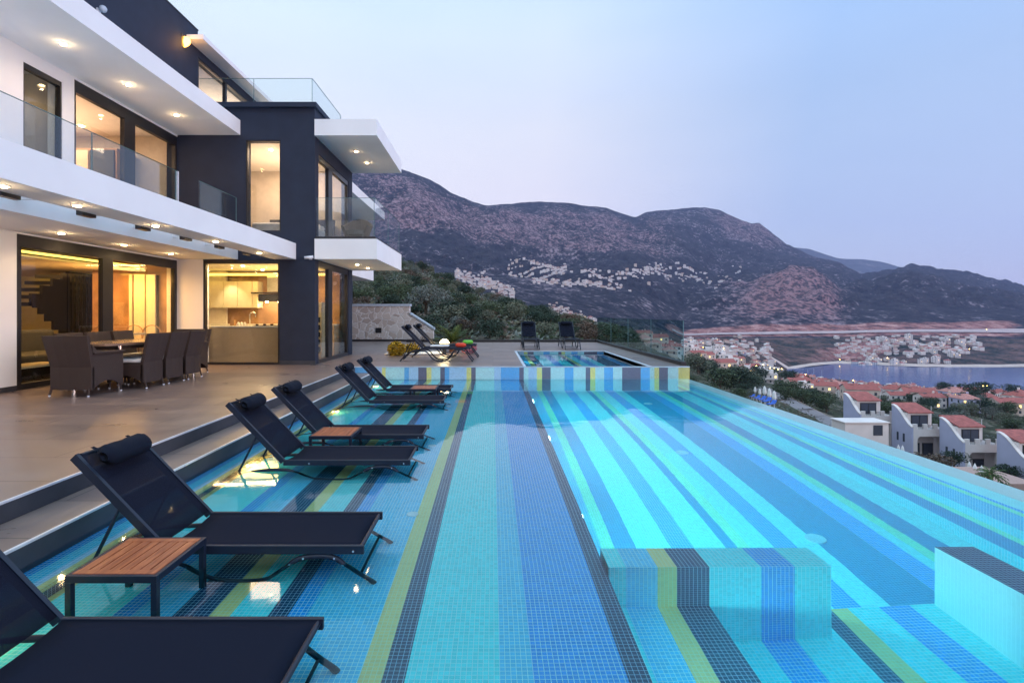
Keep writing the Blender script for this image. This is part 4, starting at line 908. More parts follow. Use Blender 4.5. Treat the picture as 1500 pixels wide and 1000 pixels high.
# ------------------------------------------------------------------ landscape
def zy(y, Y): return HC - (y - CY) * Y / F
def P(*a):
    out = []
    for Y, v, k in a: out.append((Y, v if k == 'z' else zy(v, Y)))
    return out
def left(cr, yc, far):      # columns with the near hillside
    return P((22.8, .1, 'z'), (32, CY + (cr - CY) * .45 + (498 - CY) * .25 + 8, 'y'), (50, cr + (498 - cr) * .45, 'y'), (85, cr + (498 - cr) * .2, 'y'), (140, cr, 'y'), (300, cr + 18, 'y')) + P(*far)
COLS = {
 -300: left(380, 0, [(700, 400, 'y'), (900, 398, 'y'), (1150, 395, 'y'), (1500, 390, 'y'), (1700, 380, 'y'), (1900, 370, 'y'), (2200, 350, 'y'), (2400, 340, 'y'), (2700, 330, 'y'), (3200, 320, 'y')]),
 250: left(380, 0, [(700, 400, 'y'), (900, 398, 'y'), (1150, 395, 'y'), (1500, 385, 'y'), (1700, 370, 'y'), (1900, 355, 'y'), (2200, 330, 'y'), (2400, 310, 'y'), (2700, 290, 'y'), (3200, 260, 'y')]),
 520: left(385, 0, [(700, 400, 'y'), (900, 398, 'y'), (1150, 396, 'y'), (1500, 390, 'y'), (1700, 382, 'y'), (1900, 370, 'y'), (2200, 340, 'y'), (2400, 315, 'y'), (2700, 275, 'y'), (3100, 236, 'y')]),
 600: left(390, 0, [(700, 405, 'y'), (900, 403, 'y'), (1150, 401, 'y'), (1500, 398, 'y'), (1700, 392, 'y'), (1900, 380, 'y'), (2200, 352, 'y'), (2400, 330, 'y'), (2700, 290, 'y'), (3200, 252, 'y')]),
 680: left(424, 0, [(700, 440, 'y'), (900, 432, 'y'), (1150, 426, 'y'), (1500, 415, 'y'), (1700, 405, 'y'), (1900, 395, 'y'), (2250, 370, 'y'), (2500, 345, 'y'), (2900, 315, 'y'), (3400, 290, 'y')]),
 760: left(453, 0, [(700, 462, 'y'), (900, 450, 'y'), (1150, 440, 'y'), (1450, 430, 'y'), (1650, 420, 'y'), (1900, 405, 'y'), (2300, 385, 'y'), (2600, 365, 'y'), (3100, 330, 'y'), (3700, 298, 'y')]),
 850: left(480, 0, [(700, 480, 'y'), (900, 468, 'y'), (1150, 458, 'y'), (1450, 445, 'y'), (1650, 432, 'y'), (1900, 412, 'y'), (2300, 390, 'y'), (2700, 368, 'y'), (3300, 332, 'y'), (3900, 301, 'y')]),
 930: P((22.8, -.5, 'z'), (32, -1.2, 'z'), (50, -2.2, 'z'), (85, 503, 'y'), (140, 500, 'y'), (300, 502, 'y'), (700, 496, 'y'), (900, 490, 'y'), (1150, 480, 'y'), (1450, 465, 'y'), (1650, 445, 'y'), (1900, 420, 'y'), (2300, 395, 'y'), (2800, 370, 'y'), (3500, 340, 'y'), (4200, 318, 'y')),
 1000: P((14, -4.5, 'z'), (32, -8, 'z'), (60, -11, 'z'), (125, -16, 'z'), (220, 536, 'y'), (450, 518, 'y'), (700, 510, 'y'), (900, 504, 'y'), (1150, 500, 'y'), (1450, 496, 'y'), (1600, 486, 'y'), (1900, 455, 'y'), (2300, 425, 'y'), (2800, 385, 'y'), (3600, 340, 'y'), (4400, 306, 'y')),
 1060: P((12, -5, 'z'), (32, -10, 'z'), (60, -13, 'z'), (125, -20, 'z'), (250, 556, 'y'), (450, 536, 'y'), (750, 518, 'y'), (920, 508, 'y'), (1150, 502, 'y'), (1450, 496, 'y'), (1600, 483, 'y'), (1900, 450, 'y'), (2350, 420, 'y'), (2850, 412, 'y'), (3700, 355, 'y'), (4500, 309, 'y')),
 1120: P((12, -5, 'z'), (30, -11, 'z'), (60, -10, 'z'), (125, -19.2, 'z'), (240, 568, 'y'), (500, 552, 'y'), (760, 543, 'y'), (950, 530, 'y'), (1150, 518, 'y'), (1480, 497, 'y'), (1620, 480, 'y'), (1900, 442, 'y'), (2350, 404, 'y'), (2850, 408, 'y'), (3700, 370, 'y'), (4500, 331, 'y')),
 1155: P((12, -5, 'z'), (30, -11.5, 'z'), (60, -11.5, 'z'), (125, -21.8, 'z'), (230, 575, 'y'), (520, 558, 'y'), (900, 551, 'y'), (1020, -125, 'z'), (1130, 541, 'y'), (1480, 497, 'y'), (1620, 479, 'y'), (1900, 438, 'y'), (2330, 398, 'y'), (2800, 405, 'y'), (3700, 380, 'y'), (4500, 358, 'y')),
 1190: P((12, -5, 'z'), (30, -12, 'z'), (60, -13.2, 'z'), (125, -24, 'z'), (225, 582, 'y'), (550, 562, 'y'), (940, 553.5, 'y'), (1050, -126, 'z'), (1190, 535, 'y'), (1500, 497, 'y'), (1630, 478, 'y'), (1900, 440, 'y'), (2300, 401, 'y'), (2750, 410, 'y'), (3600, 388, 'y'), (4500, 376, 'y')),
 1230: P((12, -5, 'z'), (30, -11.5, 'z'), (60, -15.2, 'z'), (125, -27.2, 'z'), (225, 586, 'y'), (550, 566, 'y'), (915, 557, 'y'), (1050, -128, 'z'), (1270, 531.5, 'y'), (1500, 496, 'y'), (1630, 478, 'y'), (1900, 450, 'y'), (2300, 424, 'y'), (2700, 420, 'y'), (3600, 395, 'y'), (4500, 385, 'y')),
 1260: P((12, -5, 'z'), (30, -12, 'z'), (60, -19.5, 'z'), (125, -30, 'z'), (225, 589, 'y'), (550, 570, 'y'), (900, 560.5, 'y'), (1040, -128, 'z'), (1250, 532.5, 'y'), (1480, 495, 'y'), (1630, 477, 'y'), (1950, 447, 'y'), (2400, 416, 'y'), (2800, 420, 'y'), (3600, 408, 'y'), (4500, 402, 'y')),
 1340: P((12, -5, 'z'), (30, -12.5, 'z'), (60, -20.5, 'z'), (125, -32.5, 'z'), (225, 591, 'y'), (520, 575, 'y'), (850, 567, 'y'), (1000, -128, 'z'), (1183, 536.5, 'y'), (1450, 494, 'y'), (1620, 476, 'y'), (1950, 440, 'y'), (2400, 405, 'y'), (2800, 408, 'y'), (3600, 390.5, 'y'), (4500, 398, 'y')),
 1420: P((12, -5, 'z'), (30, -13, 'z'), (60, -22, 'z'), (125, -34.5, 'z'), (225, 594, 'y'), (500, 580, 'y'), (810, 573, 'y'), (950, -128, 'z'), (1180, 537.5, 'y'), (1450, 496, 'y'), (1620, 474, 'y'), (1950, 448, 'y'), (2400, 425, 'y'), (2800, 428, 'y'), (3600, 406, 'y'), (4500, 412, 'y')),
 1500: P((12, -5, 'z'), (30, -14, 'z'), (60, -23.5, 'z'), (125, -37, 'z'), (225, 598, 'y'), (480, 586, 'y'), (775, 577, 'y'), (930, -128, 'z'), (1180, 536.5, 'y'), (1400, 500, 'y'), (1600, 470, 'y'), (1950, 455, 'y'), (2400, 438, 'y'), (2800, 440, 'y'), (3600, 422.5, 'y'), (4500, 428, 'y')),
 1760: P((12, -5, 'z'), (30, -13, 'z'), (60, -21, 'z'), (125, -33, 'z'), (225, 606, 'y'), (450, 596, 'y'), (700, 588, 'y'), (900, -128, 'z'), (1180, 536.5, 'y'), (1400, 500, 'y'), (1600, 475, 'y'), (1950, 468, 'y'), (2400, 460, 'y'), (2800, 458, 'y'), (3600, 450, 'y'), (4500, 452, 'y')),
 2200: P((12, -5, 'z'), (30, -13, 'z'), (60, -21, 'z'), (125, -33, 'z'), (225, 606, 'y'), (450, 600, 'y'), (640, 600, 'y'), (900, -128, 'z'), (1180, 538, 'y'), (1400, 520, 'y'), (1600, 500, 'y'), (1950, 490, 'y'), (2400, 480, 'y'), (2800, 478, 'y'), (3600, 470, 'y'), (4500, 465, 'y')),
}
SKY = [(515, 238), (560, 240), (589, 248.6), (626, 261.5), (662, 282.5), (692, 296), (713, 302.6), (755, 298.4), (788, 296.6), (827, 298), (850, 301), (890, 305), (912, 314.5), (931, 318), (947, 310), (985, 307), (1033, 304.3), (1055, 309), (1079, 320.8), (1100, 327.5), (1112, 326), (1123, 333.5), (1152, 357.8)]
PX = sorted(COLS)
def column(px):
    px = max(PX[0], min(PX[-1], px))
    for i in range(len(PX) - 1):
        if PX[i] <= px <= PX[i + 1]: break
    a, b = PX[i], PX[i + 1]; t = (px - a) / (b - a); A, B_ = COLS[a], COLS[b]
    out = []
    for (y0, z0), (y1, z1) in zip(A, B_):
        Y = y0 + (y1 - y0) * t; v = (z0 - HC) / y0 * (1 - t) + (z1 - HC) / y1 * t
        out.append([Y, HC + v * Y])
    if SKY[0][0] <= px <= SKY[-1][0]:
        for j in range(len(SKY) - 1):
            if SKY[j][0] <= px <= SKY[j + 1][0]:
                u = (px - SKY[j][0]) / (SKY[j + 1][0] - SKY[j][0]); yy = SKY[j][1] + (SKY[j + 1][1] - SKY[j][1]) * u
                out[-1][1] = zy(yy, out[-1][0]); break
    return out
def relief(px, Y, k):
    X = (px - CX) * Y / F; p = Vector((X, Y, 0))
    if k < 1.2: return 0
    if k < 5.5: return noise.fractal(p * .03, 1.0, 2.0, 4) * min(2.2, Y * .006)
    if k < 8.2: return noise.fractal(p * .01, 1.0, 2.0, 3) * 1.0
    amp = {9: 3, 10: 5}.get(int(k), 46) * min(1.0, (k - 8) / 3)
    n = noise.ridged_multi_fractal(p * .0027, .85, 2.1, 7, 1.0, 2.0) - 1.1
    fade = 1.0 if k < 14.2 else max(.22, 1 - (k - 14.2) * .97)
    return n * amp * fade
def ground(px, Y):
    c = column(px)
    for i in range(len(c) - 1):
        if c[i][0] <= Y <= c[i + 1][0] or i == len(c) - 2:
            t = (Y - c[i][0]) / (c[i + 1][0] - c[i][0]); t = max(0, min(1, t))
            return c[i][1] * (1 - t) + c[i + 1][1] * t + relief(px, Y, i + t)
    return c[0][1]
def at(px, Y, dz=0): return ((px - CX) * Y / F, Y, ground(px, Y) + dz)
NS = [3, 3, 5, 8, 8, 6, 4, 4, 10, 5, 12, 16, 14, 16, 16]
def kgrid(px_list, k0, k1, mul=1, dz=0.0):
    rows = []; mats = []
    for k in range(k0, k1):
        n = NS[k] * mul
        for s in range(n + (1 if k == k1 - 1 else 0)): rows.append(k + s / n); 
    vs = []
    for px in px_list:
        c = column(px)
        for r_ in rows:
            i = min(int(r_), 14); t = r_ - i
            Y = c[i][0] * (1 - t) + c[i + 1][0] * t; z = c[i][1] * (1 - t) + c[i + 1][1] * t
            vs.append(((px - CX) * Y / F, Y, z + relief(px, Y, r_) + dz))
    m = len(rows); fs = []; ks = []
    for a in range(len(px_list) - 1):
        for b in range(m - 1): fs.append((a * m + b, (a + 1) * m + b, (a + 1) * m + b + 1, a * m + b + 1)); ks.append((rows[b], px_list[a]))
    return vs, fs, ks
pl = list(range(-300, 480, 40)) + list(range(480, 1560, 4)) + list(range(1560, 2200, 25))
vs, fs, ks = kgrid(pl, 0, 15)
a = MB(); a.v = vs; a.f = fs; mi = []
for k, px in ks:
    i = int(k)
    mi.append(0 if i < 5 else 1)
a.m = mi
ter = a.build('terrain', [M['h_near'], M['land']], smooth=True); tag(ter, kind='structure')
att = ter.data.color_attributes.new('zone', 'FLOAT_COLOR', 'POINT')
rows_ = []
for k in range(0, 15):
    for q in range(NS[k] + (1 if k == 14 else 0)): rows_.append(k + q / NS[k])
def bump_(x, a, b, c, d): return max(0, min(1, (x - a) / (b - a), (d - x) / (d - c)))
zc = []
for px in pl:
    for k in rows_:
        spur = bump_(px, 1040, 1120, 1215, 1262) * bump_(k, 9.8, 10.6, 11.7, 12.6)
        if px > 1500: spur = 0
        crag = .55 * bump_(px, 1030, 1060, 1125, 1150) * bump_(k, 14.0, 14.4, 14.9, 15.2) + .62 * bump_(px, 500, 560, 960, 1010) * bump_(k, 12.3, 13.1, 14.4, 14.9) - .25 * bump_(px, 1240, 1280, 1600, 1800) + .10 * bump_(px, 560, 640, 1100, 1150) * bump_(k, 7, 8.5, 10.8, 11.4) - .25 * bump_(px, 560, 640, 1000, 1050) * bump_(k, 11.3, 11.6, 12.2, 12.8)
        green = bump_(k, 4.5, 5.2, 9.0, 9.25) * bump_(px, 930, 980, 2300, 2400)
        cut = bump_(k, 9.05, 9.3, 9.95, 10.35) * bump_(px, 960, 985, 1450, 1560) + .5 * bump_(k, 7.9, 8.1, 8.5, 8.9) * bump_(px, 1100, 1120, 1270, 1330) + .32 * bump_(k, 8.0, 8.2, 9.0, 9.4) * bump_(px, 1180, 1230, 1600, 1800)
        zc += [spur + crag, green, cut, 1.0]
att.data.foreach_set('color', zc)
# sea
tag(MB().quad((100, 500, -120), (6000, 500, -120), (6000, 1700, -120), (100, 1700, -120)).build('sea', M['sea']), kind='structure')
# far ridge
FR = [(900, 420), (1100, 380), (1158, 362), (1185, 364.6), (1228, 378.6), (1266, 380), (1290, 382.7), (1317, 390.8), (1360, 402), (1500, 430), (1700, 450)]
a = MB(); vs = []; nx = 120
for i in range(nx + 1):
    px = 900 + 800 * i / nx
    for j in range(len(FR) - 1):
        if FR[j][0] <= px <= FR[j + 1][0]: u = (px - FR[j][0]) / (FR[j + 1][0] - FR[j][0]); yy = FR[j][1] * (1 - u) + FR[j + 1][1] * u
    for q in range(9):
        Y = 6000 + q * 220; z = -150 + (zy(yy, 7760) + 150) * (q / 8) ** .8 + noise.fractal(Vector((px * .03, q * .5, 3)), 1, 2, 4) * 25 * (1 - .8 * q / 8)
        vs.append(((px - CX) * Y / F, Y, z))
fs = [(i * 9 + q, (i + 1) * 9 + q, (i + 1) * 9 + q + 1, i * 9 + q + 1) for i in range(nx) for q in range(8)]
tag(a.add(vs, fs).build('mountain_ridge', M['h_far'], smooth=True), kind='structure')
# beach, roads (sheets lying on the terrain)
def strip(px0, px1, ka, kb, mat, name, dz, n=60, width=None):
    a = MB(); vs = []
    for i in range(n + 1):
        px = px0 + (px1 - px0) * i / n; c = column(px)
        for kk in (ka(px) if callable(ka) else ka, kb(px) if callable(kb) else kb):
            j = int(kk); t = kk - j; Y = c[j][0] * (1 - t) + c[j + 1][0] * t
            vs.append(((px - CX) * Y / F, Y, ground(px, Y) + dz))
    fs = [(2 * i, 2 * i + 2, 2 * i + 3, 2 * i + 1) for i in range(n)]
    return tag(a.add(vs, fs).build(name, mat), kind='structure')
strip(1100, 1700, 7.93, 8.06, M['beach'], 'beach', 1.2, 120)
strip(985, 1700, 9.35, 9.55, M['asph2'], 'highway', 2.5, 160)
def street(pts, w, mat, name, dz):
    a = MB(); vs = []; C_ = []
    for i in range(len(pts) - 1):
        for q in range(8):
            t = q / 8; C_.append((pts[i][0] * (1 - t) + pts[i + 1][0] * t, pts[i][1] * (1 - t) + pts[i + 1][1] * t))
    C_.append(pts[-1]); W_ = [at(px, Y) for px, Y in C_]
    for i, p in enumerate(W_):
        q0 = W_[max(i - 1, 0)]; q1 = W_[min(i + 1, len(W_) - 1)]; d = Vector((q1[0] - q0[0], q1[1] - q0[1], 0)).normalized(); s = Vector((-d.y, d.x, 0)) * w / 2
        vs += [(p[0] - s.x, p[1] - s.y, p[2] + dz), (p[0] + s.x, p[1] + s.y, p[2] + dz)]
    fs = [(2 * i, 2 * i + 1, 2 * i + 3, 2 * i + 2) for i in range(len(W_) - 1)]
    o = tag(a.add(vs, fs).build(name, mat), kind='structure'); return W_
def Ynear(px, y):
    Y = 32.0
    while Y < 500:
        if CY - (ground(px, Y) - HC) * F / Y <= y: return Y
        Y += 1.0
    return Y
ST = street([(px, Ynear(px, y)) for px, y in ((1285, 668), (1262, 655), (1230, 636), (1200, 615), (1170, 600), (1140, 584), (1118, 574), (1104, 567))], 6.5, M['asphalt'], 'street', .5)
# street wall on the far side
wv = []; ww = empty('street_wall', at(1200, 98), 'stone boundary wall running along the far side of the street below the pool', 'wall'); wo = tuple(ww.location)
a = MB(); pts = [(px, Ynear(px, y)) for px, y in ((1290, 660), (1262, 645), (1240, 634), (1215, 620), (1185, 604), (1155, 587), (1145, 581))]
for i in range(len(pts) - 1):
    p = at(*pts[i]); q = at(*pts[i + 1]); a.add([(p[0], p[1], p[2] - 2), (q[0], q[1], q[2] - 2), (q[0], q[1], q[2] + 1.6), (p[0], p[1], p[2] + 1.6), (p[0] + .3, p[1] + .4, p[2] - 2), (q[0] + .3, q[1] + .4, q[2] - 2), (q[0] + .3, q[1] + .4, q[2] + 1.6), (p[0] + .3, p[1] + .4, p[2] + 1.6)], [(0, 3, 2, 1), (4, 5, 6, 7), (3, 7, 6, 2), (0, 4, 7, 3), (1, 2, 6, 5)])
a.build('wall_body', M['stonew'], ww, wo)

# ---- houses
def house_mesh(name, w, d, h, roof, wall, rt, seed):
    rnd = random.Random(seed); a = MB()
    a.box(-w / 2, w / 2, -d / 2, d / 2, -4, h, 0)
    e = .35
    if rt == 'hip':
        r = min(w, d) * .28
        b = [(-w / 2 - e, -d / 2 - e, h), (w / 2 + e, -d / 2 - e, h), (w / 2 + e, d / 2 + e, h), (-w / 2 - e, d / 2 + e, h)]
        t = [(-w / 2 + d / 2 * .8, 0, h + r), (w / 2 - d / 2 * .8, 0, h + r)]
        a.add(b + t, [(0, 1, 5, 4), (1, 2, 5), (2, 3, 4, 5), (3, 0, 4), (3, 2, 1, 0)], 1)
    elif rt == 'gable':
        r = d * .24
        a.add([(-w / 2 - e, -d / 2 - e, h), (w / 2 + e, -d / 2 - e, h), (w / 2 + e, 0, h + r), (-w / 2 - e, 0, h + r), (w / 2 + e, d / 2 + e, h), (-w / 2 - e, d / 2 + e, h)], [(0, 1, 2, 3), (3, 2, 4, 5)], 1)
        a.add([(-w / 2, -d / 2, h), (-w / 2, d / 2, h), (-w / 2, 0, h + r * .93), (w / 2, -d / 2, h), (w / 2, d / 2, h), (w / 2, 0, h + r * .93)], [(0, 2, 1), (3, 4, 5)], 0)
    else:
        a.box(-w / 2, w / 2, -d / 2, -d / 2 + .3, h + .01, h + .7, 0); a.box(-w / 2, -w / 2 + .3, -d / 2 + .3, d / 2, h + .01, h + .7, 0); a.box(w / 2 - .3, w / 2, -d / 2 + .3, d / 2, h + .01, h + .7, 0)
        a.box(-w * .2, w * .25, -d * .1, d * .4, h + .01, h + 2.3, 0)
    a.box(w * .22, w * .22 + .7, d * .12, d * .12 + .7, h * .8, h + 2.4 + d * .06, 0)
    a.box(-w * .3, -w * .3 + 1.6, -d * .1, d * .06, h - .2, h + 1.5 + d * .05, 2)
    nfl = max(1, int(h // 3)); nw = max(2, int(w // 3))
    for f in range(nfl):
        for i in range(nw):
            x = -w / 2 + (i + .5) * w / nw; z = .9 + f * 3
            a.box(x - .55, x + .55, -d / 2 - .04, -d / 2 - .01, z, z + 1.4, 2 if rnd.random() > .08 else 3)
        for i in range(2):
            y = -d / 4 + i * d / 2; z = .9 + f * 3
            a.box(-w / 2 - .04, -w / 2 - .01, y - .5, y + .5, z, z + 1.4, 2)
    if rnd.random() < .5: a.box(-w * .3, w * .3, -d / 2 - 1.4, -d / 2 - .05, 2.8, 2.95, 0); a.box(-w * .3, w * .3, -d / 2 - 1.4, -d / 2 - 1.32, 2.95, 3.8, 0)
    me = bpy.data.meshes.new(name); me.from_pydata(a.v, [], a.f)
    for m in (wall, roof, M['hwin'], M['warmwin']): me.materials.append(m)
    for p, i in zip(me.polygons, a.m): p.material_index = i
    me.update(); return me
HM = []
sd = 0
for (w, d, h, rt, wl_, rf) in ((10, 8, 6, 'hip', 'housew', 'roof'), (12, 8, 6, 'gable', 'housew', 'roof'), (9, 9, 6, 'flat', 'housew', 'roof'), (8, 7, 3.4, 'hip', 'housec', 'roofp'), (14, 9, 6.4, 'gable', 'housec', 'roof'), (11, 9, 9, 'flat', 'housew', 'roof'), (9, 8, 6, 'hip', 'houseb', 'roofp')):
    sd += 1; HM.append((house_mesh('house', w, d, h, M[rf], M[wl_], rt, sd), rt, h))
kinds = {0: 'hipped red roofed white house', 1: 'gabled red roofed white house', 2: 'flat roofed white house', 3: 'low cream house, pink roof', 4: 'wide gabled cream house', 5: 'tall flat white block', 6: 'lavender house, pink roof'}
occupied = []
def add_house(px, Y, where, group, i=None, rz=None, s=1.0, dz=0):
    i = random.randrange(len(HM)) if i is None else i
    o = bpy.data.objects.new('house', HM[i][0]); COL.objects.link(o); o.location = at(px, Y, dz); o.rotation_euler = (0, 0, random.uniform(-.5, .5) if rz is None else rz); o.scale = (s, s, s * random.uniform(.9, 1.1))
    tag(o, kinds[i] + ' ' + where, 'house', group); occupied.append((px, Y)); return o
hn = 0
def scatter(n, px0, px1, Y0, Y1_, where, group, s=(.75, 1.1), cond=None, types=None, mind=.75):
    global hn; k = 0; tries = 0; loc = []
    while k < n and tries < n * 60:
        tries += 1; px = random.uniform(px0, px1); Y = random.uniform(Y0 ** .5, Y1_ ** .5) ** 2
        if cond and not cond(px, Y): continue
        X = (px - CX) * Y / F
        if any((X - a_) ** 2 + (Y - b_) ** 2 < (13 * mind) ** 2 for a_, b_ in loc): continue
        loc.append((X, Y)); add_house(px, Y, where, group, types and random.choice(types), None, random.uniform(*s)); k += 1; hn += 1
scatter(62, 1008, 1140, 330, 1100, 'in the dense old town between pool corner and bay', 'town houses by the bay')
scatter(18, 935, 1000, 240, 520, 'on the slope seen through the teal glass balustrade', 'houses seen through the balustrade', types=[0, 1, 3, 4])
scatter(70, 1150, 1335, 225, 840, 'on the near shore of the bay beyond the street', 'near shore houses', s=(.65, .95), cond=lambda px, Y: Y < 860 - (px - 1150) * .5, types=[0, 1, 3, 4, 6, 1, 0, 2], mind=.62)
scatter(44, 1340, 1500, 200, 620, 'among the dark trees on the near shore', 'near shore houses', s=(.7, 1.0), types=[0, 1, 3, 4, 6])
scatter(62, 1215, 1440, 1200, 1430, 'in the far shore town under the road cut', 'far shore houses', types=[0, 2, 5, 2, 3], s=(.9, 1.35), mind=.6)
scatter(12, 1030, 1130, 1150, 1420, 'below the highway across the valley', 'outskirt houses', types=[2, 5, 0])
hv = [((668, 752), (398, 440), 200), ((745, 830), (388, 404), 230), ((850, 1085), (394, 420), 360), ((805, 872), (450, 478), 110), ((780, 880), (408, 424), 90), ((1225, 1440), (490, 525), 150), ((1000, 1130), (495, 530), 90)]
# villages on the mountain slope: find Y for a picture height
def Yfor(px, y):
    best = None; prev = None
    c = column(px)
    for i in range(5, 15):
        for q in range(12):
            t = q / 12; Y = c[i][0] * (1 - t) + c[i + 1][0] * t; z = c[i][1] * (1 - t) + c[i + 1][1] * t; v = CY - (z - HC) * F / Y
            if v <= y: return Y
    return c[-2][0]
rest = MB(); single = 0
for vi, ((p0, p1), (ya, yb), n) in enumerate(hv):
    for k in range(n):
        u = random.random(); px = p0 + (p1 - p0) * u
        mid = {0: 402 + 30 * u, 1: 395 + 6 * u, 2: 411 - 6 * u + 6 * math.sin(u * 9), 3: 453 + 22 * u, 4: 414 + 3 * u, 5: 510, 6: 512 + 5 * u}[vi]; y = random.gauss(mid, {0: 6, 1: 4, 2: 6, 3: 5, 4: 3, 5: 8, 6: 8}[vi])
        Y = Yfor(px, y)
        if k < 6 and vi < 5:
            add_house(px, Y, ('in the left hillside village above the scrub', 'in the compact village high on the slope', 'in the long hillside village below the peak', 'in the lower hamlet beside the spa loungers', 'in the scattered middle hamlet')[vi], ('left hillside village', 'high village', 'long hillside village', 'lower hamlet', 'middle hamlet')[vi], random.choice([2, 5, 0]), None, random.uniform(.9, 1.4) * (.75 if vi == 3 else 1)); continue
        X, _, z = at(px, Y); s = random.uniform(5, 10) * (.7 if vi == 3 else 1); h = s * random.uniform(.5, .9)
        rest.box(X - s / 2 * 1.2, X + s / 2 * 1.2, Y - s / 2, Y + s / 2, z - 8, z + h, random.choice([0, 0, 0, 1]))
        rest.prism([(X - s * .65, z + h), (X + s * .65, z + h), (X, z + h + s * .2)], 'y', Y - s * .55, Y + s * .55, random.choice([2, 3, 0, 0]))
tag(rest.build('distant_houses', [M['housew'], M['housec'], M['roof'], M['roofp']]), 'hundreds of tiny white and pink houses of the mountain villages', 'houses', kind='stuff')

# ---- big terrace villas
def big_villa(px, Y, W, ypar, label):
    x0 = (px - CX) * Y / F; H1 = 7.2; H2 = 10.6; D = 5.6; z = zy(ypar, Y) - H1 - 1.1
    r = empty('terrace_house', (x0, Y, z), label, 'house', 'terrace houses below the pool')
    wm = M['housew']
    a = MB(); a.box(0, .9, 0, .5, -6, H1 - 1.6); a.box(W - .9, W, 0, .5, -6, H1 - 1.6); a.box(0, W, 0, .5, H1 - 1.6, H1 - .01)
    a.box(.9, W - .9, 2.6, 2.8, -6, H1 - 1.6); a.box(.3, W, .5, D, H1 - .5, H1 - .02); a.box(W - .3, W, .5, D, -6, H1 - .5)
    a.prism([(.9, H1 - 1.6), (1.4, H1 - 1.6), (.9, H1 - 2.2)], 'y', .02, .45)
    a.build('front_wall', wm, r)
    f = MB().box(1.2, W * .46, 2.5, 2.59, .3, 3.6).build('window', M['frame'], r); MB().box(1.35, W * .44, 2.45, 2.495, .5, 3.4).build('pane', M['hwin'], f)
    f = MB().box(W * .54, W - 1.1, 2.5, 2.59, 0, 3.6).build('door', M['frame'], r); MB().box(W * .57, W - 1.3, 2.45, 2.495, .2, 3.4).build('pane', M['hwin'], f)
    pts_ = [(D, H2 + .9), (D * .86, H2 + .75), (D * .68, H2 + .2), (D * .50, H2 - .7), (D * .33, H2 - 1.7), (D * .16, H2 - 2.6), (0, H1 + .3)]
    MB().prism([(0, -6), (D, -6)] + pts_, 'x', -.35, -.01).build('side_wall', M['houseb'], r)
    a = MB()
    for q in range(len(pts_) - 1):
        p_, q_ = pts_[q], pts_[q + 1]; a.add([(-.45, p_[0], p_[1] + .02), (.25, p_[0], p_[1] + .02), (.25, q_[0], q_[1] + .02), (-.45, q_[0], q_[1] + .02), (-.45, p_[0], p_[1] + .22), (.25, p_[0], p_[1] + .22), (.25, q_[0], q_[1] + .22), (-.45, q_[0], q_[1] + .22)], [(0, 1, 2, 3), (7, 6, 5, 4), (0, 3, 7, 4), (1, 5, 6, 2)])
    a.build('curved_coping', wm, r)
    for q in range(4): xx = q * (W - .9) / 3; MB().box(xx, xx + .9, 0, .35, H1, H1 + 1.1).build('parapet', wm, r)
    MB().box(.3, W * .72, 2.0, D, H1, H2 - .3).build('upper_wall', wm, r)
    f = MB().box(W * .14, W * .64, 1.93, 1.99, H1 + .1, H2 - .7).build('window', M['frame'], r); MB().box(W * .17, W * .38, 1.88, 1.925, H1 + .2, H2 - .85).box(W * .40, W * .61, 1.88, 1.925, H1 + .2, H2 - .85).build('pane', M['hwin'], f)
    a = MB(); a.add([(.3, 1.6, H2 - .28), (W * .78, 1.6, H2 - .28), (W * .78, D + 1, H2 + 1.1), (.3, D + 1, H2 + 1.1), (.3, 1.6, H2 - .08), (W * .78, 1.6, H2 - .08), (W * .78, D + 1, H2 + 1.3), (.3, D + 1, H2 + 1.3)], [(3, 2, 1, 0), (4, 5, 6, 7), (0, 1, 5, 4), (1, 2, 6, 5), (2, 3, 7, 6), (3, 0, 4, 7)]); a.build('roof', M['roof'], r)
    for q in range(2): MB().box(-.40, -.355, 1.9 + q * 1.7, 2.4 + q * 1.7, 4.0, 5.8).build('window', M['hwin'], r)
    MB().box(W * .8, W * .8 + .5, 3, 3.5, H1, H1 + 3.2).build('chimney', wm, r)
    MB().tube([(W * .9, 3.4, H1), (W * .9, 3.4, H1 + 4.4)], .05, 5).build('mast', M['nosing'], r)
    for q in range(3):
        x_ = .95 + q * (W - .9) / 3; a = MB(); a.box(x_, x_ + 1.5, .12, .16, H1 + .9, H1 + .95)
        for s in range(8): a.box(x_ + s * .2, x_ + s * .2 + .04, .12, .16, H1, H1 + .895)
        a.build('grille', M['frame'], r)
    return r
big_villa(1262, 118, 7.6, 602, 'white terrace house with curved lavender side wall nearest the street wall')
big_villa(1338, 111, 7.5, 621, 'middle white terrace house with curved side wall, partly behind the olive tree')
big_villa(1414, 104, 7.3, 643, 'white terrace house with red roof above the two palms and closed parasols')
big_villa(1506, 96, 7.3, 668, 'lavender side wall of the terrace house at the edge of the picture')
gar = empty('garage', ((1238 - CX) * 100 / F, 100, zy(618, 100) - 2.6), 'white flat roofed garage with railing below the nearest terrace house', 'garage')
MB().box(0, 8.5, 0, 4, -4, 2.4).build('wall', M['housew'], gar); MB().box(-.2, 8.7, -.2, 4.2, 2.4, 2.6).build('roof', M['housew'], gar); MB().box(5.5, 7.3, -.06, -.01, 0, 2).build('door', M['hwin'], gar)

